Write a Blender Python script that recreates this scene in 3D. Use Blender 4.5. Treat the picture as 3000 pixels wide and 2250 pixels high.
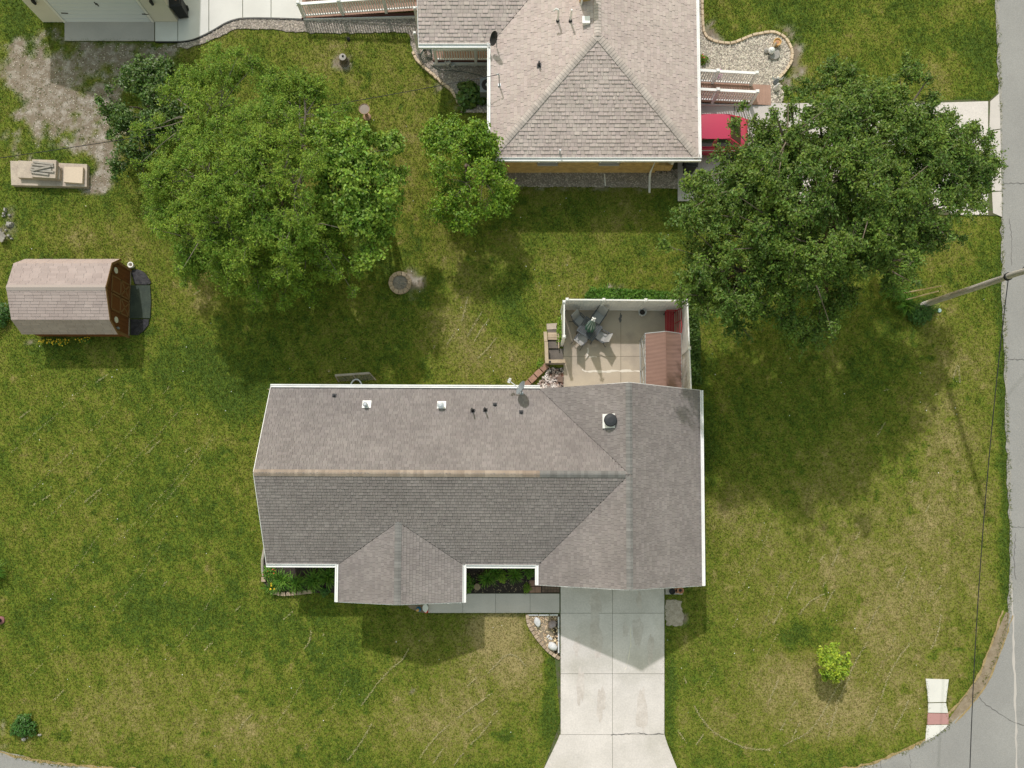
import bpy, bmesh, math, random
import numpy as np
from mathutils import Vector, Matrix
from math import radians, sin, cos, pi, sqrt, atan2

random.seed(7)
rng = np.random.default_rng(11)
scene = bpy.context.scene
for o in list(bpy.data.objects):
    bpy.data.objects.remove(o, do_unlink=True)
COL = scene.collection

# ------------------------------------------------------------------ camera
FPX, CAMH, TILT, PPY = 2100.0, 35.0, radians(3.3), 1380.0
cd = bpy.data.cameras.new('camera')
cd.sensor_width = 36.0
cd.lens = FPX / 3000 * 36
cd.shift_y = (PPY - 1125) / 3000
cd.clip_end = 3000
cam = bpy.data.objects.new('camera', cd)
cam.location = (0, 0, CAMH)
cam.rotation_euler = (TILT, 0, 0)
COL.objects.link(cam)
scene.camera = cam

# ------------------------------------------------------------------ sky and sun
SUN = Vector((0.28, -0.97, -1.0)).normalized()      # direction the light travels
w = bpy.data.worlds.new('World'); scene.world = w; w.use_nodes = True
nt = w.node_tree
sky = nt.nodes.new('ShaderNodeTexSky'); sky.sky_type = 'NISHITA'; sky.sun_disc = False
sky.sun_elevation = math.asin(-SUN.z); sky.sun_rotation = atan2(-SUN.x, -SUN.y)
sky.air_density = 3.8; sky.dust_density = 2.0; sky.ozone_density = 0.4
bg = nt.nodes['Background']; bg.inputs[1].default_value = 0.14
nt.links.new(sky.outputs[0], bg.inputs[0])
sd = bpy.data.lights.new('sun', 'SUN'); sd.energy = 2.6; sd.angle = radians(1.2); sd.color = (1.0, 0.955, 0.965)
so = bpy.data.objects.new('sun', sd); so.rotation_euler = SUN.to_track_quat('-Z', 'Y').to_euler()
so.location = (-20, 60, 80); COL.objects.link(so)
vs = scene.view_settings
vs.view_transform = 'Standard'; vs.look = 'None'; vs.gamma = 1; vs.use_curve_mapping = False
vs.exposure = 0.2

# ------------------------------------------------------------------ measuring: photo position + height -> place on the ground plan
def g(px, py, z=0.0):
    u = (px - 1500) / FPX; v = -(py - PPY) / FPX
    y = v * cos(TILT) + sin(TILT); dz = v * sin(TILT) - cos(TILT)
    t = (CAMH - z) / -dz
    return (u * t, y * t)
def g3(px, py, z=0.0):
    a = g(px, py, z); return Vector((a[0], a[1], z))
def G(pts, z=0.0): return [g(p[0], p[1], z) for p in pts]

# ------------------------------------------------------------------ materials
MATS = {}
def M(name, col, col2=None, scale=3.0, rough=0.85, rnd=0.0, bump=0.0, bscale=40.0, spec=0.25, metal=0.0,
      col3=None, scale3=0.6, lo3=0.55, hi3=0.7, fine=0.0, fscale=60.0, trans=0.0, hue=0.0, alpha=1.0, stretch=None, ior=1.45):
    m = bpy.data.materials.new(name); m.use_nodes = True
    n = m.node_tree.nodes; L = m.node_tree.links
    b = n['Principled BSDF']
    b.inputs['Roughness'].default_value = rough
    b.inputs['Metallic'].default_value = metal
    b.inputs['Specular IOR Level'].default_value = spec
    geo = n.new('ShaderNodeNewGeometry')
    pos = geo.outputs['Position']
    if stretch:
        mp = n.new('ShaderNodeMapping'); mp.inputs['Scale'].default_value = stretch
        L.new(pos, mp.inputs[0]); pos = mp.outputs[0]
    def noise(sc, det=4.0, ro=0.55):
        t = n.new('ShaderNodeTexNoise'); t.inputs['Scale'].default_value = sc
        t.inputs['Detail'].default_value = det; t.inputs['Roughness'].default_value = ro
        L.new(pos, t.inputs['Vector']); return t.outputs[0]
    def ramp(sock, lo, hi):
        r = n.new('ShaderNodeMapRange'); r.inputs[1].default_value = lo; r.inputs[2].default_value = hi
        L.new(sock, r.inputs[0]); return r.outputs[0]
    def mix(fac, a, c, bt='MIX'):
        x = n.new('ShaderNodeMix'); x.data_type = 'RGBA'; x.blend_type = bt
        for s, val in ((x.inputs['Factor'], fac), (x.inputs[6], a), (x.inputs[7], c)):
            if isinstance(val, bpy.types.NodeSocket): L.new(val, s)
            elif isinstance(val, (tuple, list)): s.default_value = (*val, 1)
            else: s.default_value = val
        return x.outputs[2]
    cur = tuple(col)
    if col2: cur = mix(ramp(noise(scale), 0.35, 0.65), cur, tuple(col2))
    if col3: cur = mix(ramp(noise(scale3, 6.0), lo3, hi3), cur, tuple(col3))
    def mulval(sock, lo, hi, smin=0.0, smax=1.0):
        r = n.new('ShaderNodeMapRange'); r.inputs[1].default_value = smin; r.inputs[2].default_value = smax
        r.inputs[3].default_value = lo; r.inputs[4].default_value = hi; L.new(sock, r.inputs[0])
        c = n.new('ShaderNodeCombineColor')
        for i in range(3): L.new(r.outputs[0], c.inputs[i])
        return c.outputs[0]
    if fine: cur = mix(1.0, cur, mulval(noise(fscale, 3.0, 0.7), 1 - fine, 1 + fine, 0.3, 0.7), 'MULTIPLY')
    if rnd:
        at = n.new('ShaderNodeAttribute'); at.attribute_name = 'rnd'
        oi = n.new('ShaderNodeObjectInfo')
        ad = n.new('ShaderNodeMath'); ad.operation = 'ADD'; L.new(at.outputs['Fac'], ad.inputs[0]); L.new(oi.outputs['Random'], ad.inputs[1])
        fr = n.new('ShaderNodeMath'); fr.operation = 'FRACT'; L.new(ad.outputs[0], fr.inputs[0])
        cur = mix(1.0, cur, mulval(fr.outputs[0], 1 - rnd, 1 + rnd), 'MULTIPLY')
        if hue:
            m2 = n.new('ShaderNodeMath'); m2.operation = 'MULTIPLY'; m2.inputs[1].default_value = 7.31; L.new(fr.outputs[0], m2.inputs[0])
            f2 = n.new('ShaderNodeMath'); f2.operation = 'FRACT'; L.new(m2.outputs[0], f2.inputs[0])
            hs = n.new('ShaderNodeHueSaturation')
            r = n.new('ShaderNodeMapRange'); r.inputs[3].default_value = 0.5 - hue; r.inputs[4].default_value = 0.5 + hue
            L.new(f2.outputs[0], r.inputs[0]); L.new(r.outputs[0], hs.inputs['Hue'])
            if isinstance(cur, tuple): hs.inputs['Color'].default_value = (*cur, 1)
            else: L.new(cur, hs.inputs['Color'])
            cur = hs.outputs[0]
    if isinstance(cur, tuple): b.inputs['Base Color'].default_value = (*cur, 1)
    else: L.new(cur, b.inputs['Base Color'])
    if bump:
        bp = n.new('ShaderNodeBump'); bp.inputs['Strength'].default_value = bump; bp.inputs['Distance'].default_value = 0.02
        L.new(noise(bscale, 5.0, 0.65), bp.inputs['Height']); L.new(bp.outputs[0], b.inputs['Normal'])
    if trans:
        tr = n.new('ShaderNodeBsdfTranslucent'); ms = n.new('ShaderNodeMixShader'); ms.inputs[0].default_value = trans
        if isinstance(cur, tuple): tr.inputs[0].default_value = (*cur, 1)
        else: L.new(cur, tr.inputs[0])
        L.new(b.outputs[0], ms.inputs[1]); L.new(tr.outputs[0], ms.inputs[2])
        L.new(ms.outputs[0], n['Material Output'].inputs[0])
    if alpha < 1:
        b.inputs['Alpha'].default_value = alpha
    MATS[name] = m
    return m

M('shingle', (0.203, 0.181, 0.175), (0.242, 0.217, 0.209), scale=0.5, rnd=0.11, hue=0.010, fine=0.10, fscale=30, rough=0.95, spec=0.1, bump=0.25, bscale=90)
M('shingle_north', (0.43, 0.362, 0.335), (0.48, 0.408, 0.378), scale=0.4, rnd=0.09, hue=0.012, fine=0.08, fscale=30, rough=0.95, spec=0.1, bump=0.25, bscale=90)
M('shingle_shed', (0.34, 0.278, 0.265), (0.38, 0.315, 0.30), scale=0.8, rnd=0.07, fine=0.06, fscale=30, rough=0.95, spec=0.1, bump=0.2, bscale=90)
M('cap_tan', (0.27, 0.215, 0.175), (0.325, 0.27, 0.225), scale=1.2, rnd=0.15, rough=0.95, spec=0.1)
M('cap_grey', (0.165, 0.16, 0.155), (0.20, 0.195, 0.19), scale=1.2, rnd=0.15, rough=0.95, spec=0.1)
M('cap_north', (0.42, 0.365, 0.335), (0.47, 0.415, 0.38), scale=1.2, rnd=0.12, rough=0.95, spec=0.1)
M('cap_shed', (0.36, 0.31, 0.29), rnd=0.06, rough=0.95, spec=0.1)
M('deck_dark', (0.06, 0.055, 0.05), rough=0.95)
M('white_paint', (0.80, 0.80, 0.79), (0.72, 0.715, 0.70), scale=1.3, rough=0.5, fine=0.03, fscale=4)
M('white_vinyl', (0.74, 0.735, 0.71), (0.68, 0.675, 0.65), scale=2.0, rough=0.45, rnd=0.03)
M('cream_siding', (0.64, 0.61, 0.53), (0.60, 0.57, 0.50), scale=1.0, rough=0.6)
M('garage_door', (0.66, 0.70, 0.76), rough=0.5)
M('tan_brick', (0.50, 0.33, 0.13), (0.57, 0.39, 0.17), scale=4, rnd=0.14, rough=0.9, bump=0.2)
M('mortar', (0.36, 0.30, 0.22), rough=0.95)
M('concrete', (0.61, 0.565, 0.54), (0.55, 0.51, 0.485), scale=0.9, rough=0.9, col3=(0.44, 0.41, 0.37), scale3=0.35, lo3=0.50, hi3=0.72, fine=0.10, fscale=14, rnd=0.05, bump=0.1)
M('concrete_walk', (0.54, 0.50, 0.475), (0.49, 0.455, 0.43), scale=1.2, rough=0.9, fine=0.07, fscale=25, rnd=0.04, bump=0.1)
M('concrete_white', (0.64, 0.625, 0.595), (0.59, 0.575, 0.545), scale=0.8, rough=0.9, fine=0.03, fscale=30, rnd=0.02)
M('concrete_grey', (0.46, 0.425, 0.40), (0.41, 0.38, 0.36), scale=0.7, rough=0.9, fine=0.06, fscale=30)
M('patio', (0.45, 0.385, 0.30), (0.40, 0.34, 0.27), scale=0.9, rough=0.9, col3=(0.30, 0.26, 0.215), scale3=0.55, lo3=0.55, hi3=0.72, fine=0.06, fscale=25, rnd=0.03)
M('stain', (0.30, 0.27, 0.235), (0.36, 0.33, 0.29), scale=2.0, rough=0.95)
M('crust', (0.66, 0.61, 0.53), rough=0.95, fine=0.1)
M('joint', (0.10, 0.09, 0.06), (0.07, 0.10, 0.03), scale=3, rough=1)
M('asphalt', (0.285, 0.28, 0.272), (0.245, 0.24, 0.234), scale=0.25, rough=0.95, col3=(0.205,0.20,0.196), scale3=0.3, lo3=0.6, hi3=0.8, fine=0.16, fscale=25, bump=0.3, bscale=120)
M('asphalt_edge', (0.24, 0.235, 0.225), (0.33, 0.31, 0.28), scale=3, rough=0.95, fine=0.2, fscale=30)
M('crack', (0.13, 0.125, 0.12), rough=1)
M('soil', (0.20, 0.155, 0.105), (0.27, 0.22, 0.16), scale=3, rough=1, fine=0.15, fscale=20)
M('thatch', (0.27, 0.20, 0.09), (0.33, 0.25, 0.13), scale=4, rough=1, fine=0.25, fscale=25)
M('mulch', (0.030, 0.024, 0.022), (0.05, 0.04, 0.035), scale=6, rough=1, fine=0.4, fscale=30, bump=0.8, bscale=30)
M('gravel_base', (0.23, 0.195, 0.16), (0.31, 0.27, 0.23), scale=8, rough=1, fine=0.3, fscale=25)
M('stone_mix', (0.42, 0.36, 0.30), (0.32, 0.28, 0.245), scale=9, rough=0.85, rnd=0.45, hue=0.02)
M('stone_pale', (0.58, 0.52, 0.43), (0.47, 0.42, 0.34), scale=9, rough=0.85, rnd=0.32, hue=0.02)
M('stone_river', (0.60, 0.56, 0.53), (0.17, 0.085, 0.055), scale=3.2, rough=0.7, rnd=0.5, hue=0.02)
M('stone_gold', (0.52, 0.38, 0.22), (0.60, 0.48, 0.33), scale=5, rough=0.85, rnd=0.35, hue=0.02)
M('rock_white', (0.66, 0.66, 0.66), (0.52, 0.52, 0.53), scale=6, rough=0.8, bump=0.6, bscale=14)
M('rock_mauve', (0.34, 0.29, 0.31), (0.27, 0.23, 0.24), scale=6, rough=0.8, bump=0.6, bscale=14)
M('rock_grey', (0.36, 0.34, 0.31), (0.26, 0.25, 0.23), scale=6, rough=0.85, bump=0.6, bscale=14)
M('block_tan', (0.36, 0.27, 0.19), (0.42, 0.33, 0.25), scale=6, rough=0.95, rnd=0.16, bump=0.3)
M('block_cream', (0.58, 0.46, 0.33), (0.52, 0.41, 0.29), scale=6, rough=0.9, rnd=0.10)
M('paver_red', (0.33, 0.20, 0.145), (0.28, 0.17, 0.125), scale=5, rough=0.95, rnd=0.12, bump=0.2)
M('paver_dark', (0.17, 0.115, 0.09), (0.14, 0.10, 0.08), scale=5, rough=0.95, rnd=0.15)
M('slab_stone', (0.46, 0.39, 0.32), (0.37, 0.31, 0.26), scale=2, rough=0.95, fine=0.12, fscale=12, bump=0.4, bscale=20)
M('slab_pale', (0.56, 0.46, 0.36), rough=0.95, fine=0.05, fscale=12)
M('wood_grey', (0.36, 0.33, 0.29), (0.27, 0.245, 0.215), scale=4, rough=0.9, rnd=0.12, fine=0.15, fscale=30)
M('wood_new', (0.46, 0.37, 0.265), (0.38, 0.30, 0.21), scale=3, rough=0.8, rnd=0.14, fine=0.08, fscale=20)
M('wood_stake', (0.62, 0.50, 0.33), rough=0.8)
M('wood_pole', (0.34, 0.325, 0.30), (0.50, 0.48, 0.455), scale=5, rough=0.95, fine=0.25, fscale=18, bump=0.8, bscale=25, stretch=(3, 3, 0.25))
M('deck_board', (0.30, 0.185, 0.14), (0.34, 0.215, 0.165), scale=2, rough=0.75, rnd=0.08)
M('deck_maroon', (0.10, 0.045, 0.04), rough=0.8)
M('tread_dark', (0.125, 0.11, 0.095), (0.16, 0.14, 0.12), scale=4, rough=0.95, fine=0.15)
M('barn_brown', (0.155, 0.062, 0.022), (0.135, 0.053, 0.019), scale=2, rough=0.8, rnd=0.08)
M('barn_trim', (0.20, 0.115, 0.05), rough=0.8)
M('ramp_mat', (0.035, 0.048, 0.04), (0.05, 0.065, 0.05), scale=2, rough=0.8, fine=0.2, fscale=12)
M('tarp_black', (0.018, 0.018, 0.022), (0.04, 0.04, 0.045), scale=7, rough=0.5, bump=0.9, bscale=7)
M('black_plastic', (0.016, 0.017, 0.019), rough=0.45)
M('black_metal', (0.02, 0.02, 0.022), rough=0.5)
M('vent_dark', (0.035, 0.037, 0.042), rough=0.5)
M('galvanised', (0.55, 0.57, 0.60), (0.48, 0.50, 0.53), scale=8, rough=0.45, metal=0.3)
M('dish_grey', (0.20, 0.225, 0.25), rough=0.5)
M('metal_grey', (0.42, 0.44, 0.45), rough=0.4, metal=0.4)
M('frame_grey', (0.075, 0.08, 0.085), rough=0.5)
M('sling', (0.36, 0.355, 0.34), rough=0.8, fine=0.06, fscale=60)
M('table_slat', (0.082, 0.092, 0.10), rough=0.55)
M('umbrella_green', (0.028, 0.085, 0.058), (0.045, 0.12, 0.085), scale=9, rough=0.8)
M('umbrella_grey', (0.30, 0.36, 0.36), rough=0.8)
M('bench_red', (0.33, 0.022, 0.03), (0.27, 0.02, 0.026), scale=4, rough=0.5, rnd=0.06)
M('canopy_brown', (0.235, 0.145, 0.118), (0.205, 0.125, 0.10), scale=1.5, rough=0.85, bump=0.5, bscale=3)
M('clear_sheet', (0.42, 0.45, 0.42), rough=0.3, alpha=0.30)
M('pot_grey', (0.46, 0.46, 0.45), rough=0.8)
M('terracotta', (0.46, 0.23, 0.14), (0.40, 0.20, 0.12), scale=5, rough=0.9)
M('terracotta_gold', (0.55, 0.34, 0.14), rough=0.9)
M('clay_bath', (0.36, 0.235, 0.16), rough=0.9)
M('bath_water', (0.20, 0.165, 0.14), rough=0.15, spec=0.5)
M('bark', (0.13, 0.105, 0.08), (0.19, 0.16, 0.125), scale=6, rough=0.95, bump=0.8, bscale=20)
M('bark_pale', (0.235, 0.205, 0.165), (0.17, 0.145, 0.115), scale=6, rough=0.95, bump=0.8, bscale=20)
M('stump_wood', (0.30, 0.24, 0.16), (0.20, 0.155, 0.10), scale=10, rough=0.95, fine=0.3, fscale=30)
M('leaf_willow', (0.225, 0.330, 0.036), (0.130, 0.235, 0.024), scale=0.8, rnd=0.36, hue=0.022, rough=0.6, spec=0.25, trans=0.3)
M('leaf_bright', (0.24, 0.37, 0.045), (0.15, 0.265, 0.03), scale=0.7, rnd=0.42, hue=0.02, rough=0.5, spec=0.3, trans=0.32)
M('leaf_dark', (0.140, 0.220, 0.030), (0.078, 0.145, 0.021), scale=0.8, rnd=0.38, hue=0.022, rough=0.5, spec=0.3, trans=0.25)
M('leaf_mid', (0.200, 0.325, 0.026), (0.135, 0.240, 0.020), scale=0.7, rnd=0.38, hue=0.02, rough=0.5, spec=0.3, trans=0.3)
M('leaf_shrub', (0.085, 0.155, 0.024), (0.060, 0.118, 0.018), scale=0.8, rnd=0.4, hue=0.02, rough=0.45, spec=0.35, trans=0.22)
M('leaf_lime', (0.38, 0.48, 0.045), (0.26, 0.38, 0.035), scale=3, rnd=0.32, hue=0.02, rough=0.5, spec=0.3, trans=0.32)
M('leaf_lily', (0.13, 0.27, 0.032), (0.09, 0.20, 0.024), scale=2, rnd=0.35, hue=0.018, rough=0.5, spec=0.3, trans=0.3)
M('leaf_variegated', (0.36, 0.38, 0.10), (0.15, 0.24, 0.05), scale=9, rnd=0.25, rough=0.5, trans=0.3)
M('leaf_bush', (0.065, 0.165, 0.026), (0.05, 0.13, 0.02), scale=3, rnd=0.35, hue=0.02, rough=0.45, spec=0.35, trans=0.25)
M('petal_yellow', (0.75, 0.50, 0.03), rnd=0.15, rough=0.6)
M('petal_red', (0.55, 0.03, 0.03), rnd=0.2, rough=0.6)
M('petal_pink', (0.60, 0.20, 0.52), rnd=0.2, rough=0.6)
M('clipping', (0.46, 0.41, 0.24), (0.38, 0.34, 0.19), scale=3, rnd=0.2, rough=1)
M('car_red', (0.44, 0.030, 0.080), rough=0.16, spec=0.6)
M('car_silver', (0.48, 0.50, 0.53), rough=0.28, spec=0.6, metal=0.4)
M('glass_dark', (0.018, 0.022, 0.026), rough=0.08, spec=0.8)
M('tyre', (0.02, 0.02, 0.02), rough=0.9)
M('lamp_red', (0.40, 0.02, 0.02), rough=0.2)
M('lamp_clear', (0.7, 0.7, 0.7), rough=0.15)
M('cable', (0.022, 0.022, 0.025), rough=0.7)
M('hose_green', (0.03, 0.07, 0.05), rough=0.5)
M('statue_white', (0.72, 0.72, 0.70), rough=0.6)
M('statue_blue', (0.05, 0.20, 0.42), rough=0.5)
M('cover_teal', (0.30, 0.42, 0.40), rough=0.6)
M('ramp_red', (0.40, 0.22, 0.21), rough=0.9, fine=0.06)
M('hydrant', (0.22, 0.10, 0.10), rough=0.7)
M('window_glass', (0.03, 0.035, 0.04), rough=0.1, spec=0.7)
M('sticker_orange', (0.62, 0.30, 0.16), rough=0.6)

# ------------------------------------------------------------------ mesh helpers
ROOT = {}
class MB:
    def __init__(s): s.v = []; s.f = []; s.m = []; s.r = []
    def add(s, verts, faces, mi=0, rnd=None):
        k = len(s.v); s.v.extend([tuple(p) for p in verts])
        r = random.random() if rnd is None else rnd
        for f in faces:
            s.f.append([i + k for i in f]); s.m.append(mi); s.r.append(r)
        return s
    def box2(s, x0, y0, z0, x1, y1, z1, mi=0):
        v = [(x0,y0,z0),(x1,y0,z0),(x1,y1,z0),(x0,y1,z0),(x0,y0,z1),(x1,y0,z1),(x1,y1,z1),(x0,y1,z1)]
        return s.add(v, [(3,2,1,0),(4,5,6,7),(0,1,5,4),(1,2,6,5),(2,3,7,6),(3,0,4,7)], mi)
    def box(s, cx, cy, z0, sx, sy, sz, rz=0.0, mi=0, taper=1.0):
        c, n = cos(rz), sin(rz); v = []
        for zz, k in ((z0, 1.0), (z0 + sz, taper)):
            for dx, dy in ((-1,-1),(1,-1),(1,1),(-1,1)):
                x, y = dx*sx/2*k, dy*sy/2*k
                v.append((cx + x*c - y*n, cy + x*n + y*c, zz))
        return s.add(v, [(3,2,1,0),(4,5,6,7),(0,1,5,4),(1,2,6,5),(2,3,7,6),(3,0,4,7)], mi)
    def prism(s, poly, z0, z1, mi=0):
        a = sum(poly[i][0]*poly[(i+1)%len(poly)][1] - poly[(i+1)%len(poly)][0]*poly[i][1] for i in range(len(poly)))
        if a < 0: poly = poly[::-1]
        n = len(poly)
        v = [(p[0], p[1], z0) for p in poly] + [(p[0], p[1], z1) for p in poly]
        f = [list(range(n))[::-1], list(range(n, 2*n))] + [(i, (i+1)%n, n+(i+1)%n, n+i) for i in range(n)]
        return s.add(v, f, mi)
    def bar(s, p0, p1, w, h, mi=0, up=(0,0,1)):
        p0, p1 = Vector(p0), Vector(p1); d = (p1-p0).normalized(); up = Vector(up)
        if abs(d.dot(up)) > 0.98: up = Vector((1,0,0))
        a = d.cross(up).normalized()*w/2; b = a.cross(d).normalized()*h/2
        v = [p0-a-b, p0+a-b, p0+a+b, p0-a+b, p1-a-b, p1+a-b, p1+a+b, p1-a+b]
        return s.add(v, [(0,1,2,3),(7,6,5,4),(4,5,1,0),(5,6,2,1),(6,7,3,2),(7,4,0,3)], mi)
    def tube(s, pts, rad, n=7, mi=0, cap=True):
        pts = [Vector(p) for p in pts]; k = len(s.v)
        if not hasattr(rad, '__len__'): rad = [rad]*len(pts)
        r = random.random()
        for i, p in enumerate(pts):
            d = (pts[min(i+1, len(pts)-1)] - pts[max(i-1, 0)]).normalized()
            a = d.cross(Vector((0,0,1)));
            if a.length < 0.05: a = d.cross(Vector((1,0,0)))
            a.normalize(); b = d.cross(a)
            for j in range(n):
                t = 2*pi*j/n; q = p + (a*cos(t) + b*sin(t))*rad[i]; s.v.append(tuple(q))
        for i in range(len(pts)-1):
            for j in range(n):
                s.f.append([k+i*n+j, k+i*n+(j+1)%n, k+(i+1)*n+(j+1)%n, k+(i+1)*n+j]); s.m.append(mi); s.r.append(r)
        if cap:
            s.f.append([k+j for j in range(n)]); s.m.append(mi); s.r.append(r)
            e = k+(len(pts)-1)*n; s.f.append([e+j for j in range(n)][::-1]); s.m.append(mi); s.r.append(r)
        return s
    def lathe(s, prof, cx=0, cy=0, n=16, mi=0, sx=1.0, sy=1.0):
        k = len(s.v); r = random.random()
        for (rr, z) in prof:
            for j in range(n):
                t = 2*pi*j/n; s.v.append((cx + rr*sx*cos(t), cy + rr*sy*sin(t), z))
        for i in range(len(prof)-1):
            for j in range(n):
                s.f.append([k+i*n+j, k+i*n+(j+1)%n, k+(i+1)*n+(j+1)%n, k+(i+1)*n+j]); s.m.append(mi); s.r.append(r)
        e = k+(len(prof)-1)*n
        s.f.append([e+j for j in range(n)]); s.m.append(mi); s.r.append(r)
        s.f.append([k+j for j in range(n)][::-1]); s.m.append(mi); s.r.append(r)
        return s
    def build(s, name, mats, parent=None, smooth=False, world=False):
        me = bpy.data.meshes.new(name)
        vs_ = s.v
        loc = Vector((0,0,0))
        if parent is None:
            a = np.array(vs_); loc = Vector(((a[:,0].min()+a[:,0].max())/2, (a[:,1].min()+a[:,1].max())/2, a[:,2].min()))
            vs_ = (a - np.array(loc)).tolist()
        elif world:
            off = ROOT[parent.name]; vs_ = (np.array(vs_) - np.array(off)).tolist()
        me.from_pydata(vs_, [], s.f)
        if isinstance(mats, str): mats = [mats]
        for mm in mats: me.materials.append(MATS[mm])
        me.polygons.foreach_set('material_index', s.m)
        at = me.attributes.new('rnd', 'FLOAT', 'FACE'); at.data.foreach_set('value', s.r)
        if smooth: me.polygons.foreach_set('use_smooth', [True]*len(s.f))
        me.update()
        o = bpy.data.objects.new(name, me); COL.objects.link(o)
        if parent is None: o.location = loc; ROOT[o.name] = tuple(loc)
        else: o.parent = parent; ROOT[o.name] = ROOT[parent.name]
        return o
def tag(o, label=None, cat=None, group=None, kind=None):
    if label: o['label'] = label
    if cat: o['category'] = cat
    if group: o['group'] = group
    if kind: o['kind'] = kind
    return o
def thing(name, label, cat, x, y, z=0.0, rz=0.0, group=None):
    o = bpy.data.objects.new(name, None); COL.objects.link(o)
    o.location = (x, y, z); o.rotation_euler = (0, 0, rz); o.empty_display_size = 0.2
    ROOT[o.name] = (x, y, z)
    return tag(o, label, cat, group)
def copy_tree(o, parent=None):
    c = o.copy(); COL.objects.link(c); c.parent = parent
    ROOT[c.name] = ROOT.get(o.name, (0,0,0))
    for ch in o.children: copy_tree(ch, c)
    return c
def inst(mesh, name, parent, mat4):
    o = bpy.data.objects.new(name, mesh); COL.objects.link(o); o.parent = parent; o.matrix_basis = mat4; return o

def np_mesh(name, verts, faces, mats, parent=None, attrs=None, rnd=None, off=None):
    """fast mesh from arrays: verts (n,3), faces (m,k) all the same k"""
    me = bpy.data.meshes.new(name)
    verts = np.asarray(verts, dtype=np.float32)
    if off is not None: verts = verts - np.array(off, dtype=np.float32)
    m, k = faces.shape
    me.vertices.add(len(verts)); me.vertices.foreach_set('co', verts.ravel())
    me.loops.add(m*k); me.loops.foreach_set('vertex_index', faces.astype(np.int32).ravel())
    me.polygons.add(m); me.polygons.foreach_set('loop_start', np.arange(0, m*k, k, dtype=np.int32))
    me.materials.append(MATS[mats])
    if attrs:
        for nm, arr in attrs.items():
            a = me.attributes.new(nm, 'FLOAT', 'POINT'); a.data.foreach_set('value', np.asarray(arr, dtype=np.float32))
    if rnd is not None:
        a = me.attributes.new('rnd', 'FLOAT', 'FACE'); a.data.foreach_set('value', np.asarray(rnd, dtype=np.float32))
    me.update(calc_edges=True); me.validate()
    o = bpy.data.objects.new(name, me); COL.objects.link(o)
    if parent is not None: o.parent = parent; ROOT[o.name] = ROOT[parent.name]
    elif off is not None: o.location = off; ROOT[o.name] = tuple(off)
    else: ROOT[o.name] = (0,0,0)
    return o

def in_poly(x, y, poly):
    r = np.zeros(x.shape, bool); n = len(poly)
    for i in range(n):
        x0, y0 = poly[i]; x1, y1 = poly[(i+1) % n]
        if y0 == y1: continue
        c = ((y0 > y) != (y1 > y)) & (x < (x1-x0)*(y-y0)/(y1-y0)+x0)
        r ^= c
    return r
def vnoise(x, y, scale, seed):
    r = np.random.default_rng(seed); T = r.random((64, 64))
    u = np.asarray(x)/scale + 1000; v = np.asarray(y)/scale + 1000
    i = np.floor(u).astype(int); j = np.floor(v).astype(int); fu = u-i; fv = v-j
    fu = fu*fu*(3-2*fu); fv = fv*fv*(3-2*fv); a = lambda p, q: T[p % 64, q % 64]
    return (a(i,j)*(1-fu)+a(i+1,j)*fu)*(1-fv) + (a(i,j+1)*(1-fu)+a(i+1,j+1)*fu)*fv
def fnoise(x, y, scale, seed):
    return 0.5*vnoise(x,y,scale,seed)+0.3*vnoise(x,y,scale/2.3,seed+1)+0.2*vnoise(x,y,scale/5,seed+2)

NOGRASS = []      # plan outlines where no lawn grows
def slab(name, poly, z0, z1, mat, parent=None, world=True, grass=False):
    if not grass: NOGRASS.append(poly)
    m = MB().prism(poly, z0, z1)
    return m.build(name, mat, parent, world=world) if parent else m.build(name, mat)
def structure(o): o['kind'] = 'structure'; return o

def smooth_line(pts, n=6, closed=False):
    P_ = [Vector((*p, 0)) if len(p) == 2 else Vector(p) for p in pts]; out = []
    N = len(P_)
    for i in range(N if closed else N-1):
        a = P_[(i-1) % N] if closed or i > 0 else P_[0]; b = P_[i]; c = P_[(i+1) % N]; d = P_[(i+2) % N] if closed or i+2 < N else P_[-1]
        for k in range(n):
            t = k/n
            out.append(0.5*((2*b)+(c-a)*t+(2*a-5*b+4*c-d)*t*t+(3*b-a-3*c+d)*t**3))
    if not closed: out.append(P_[-1])
    return [(p.x, p.y) for p in out] if len(pts[0]) == 2 else out
def along(pts, step):
    """points with heading every step along a plan polyline"""
    out = []; acc = 0
    for i in range(len(pts)-1):
        a = Vector(pts[i]); b = Vector(pts[i+1]); L = (b-a).length
        if L == 0: continue
        d = (b-a)/L
        while acc <= L:
            p = a + d*acc; out.append((p.x, p.y, atan2(d.y, d.x))); acc += step
        acc -= L
    return out
def jitter_line(pts, amp, step, seed):
    r = random.Random(seed); out = []
    for i, (x, y, h) in enumerate(along(pts, step)):
        k = r.uniform(-amp, amp); out.append((x - sin(h)*k, y + cos(h)*k))
    return out
def ribbon(mb, pts, w, z, mi=0, var=0.0):
    """flat strip following a plan polyline (cracks, print, edges)"""
    L = []; R = []
    for i, p in enumerate(pts):
        a = pts[max(i-1, 0)]; b = pts[min(i+1, len(pts)-1)]; h = atan2(b[1]-a[1], b[0]-a[0])
        ww = w/2*(1+random.uniform(-var, var))
        L.append((p[0]-sin(h)*ww, p[1]+cos(h)*ww, z)); R.append((p[0]+sin(h)*ww, p[1]-cos(h)*ww, z))
    n = len(pts); mb.add(R+L, [(i, i+1, n+i+1, n+i) for i in range(n-1)], mi)

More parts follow.
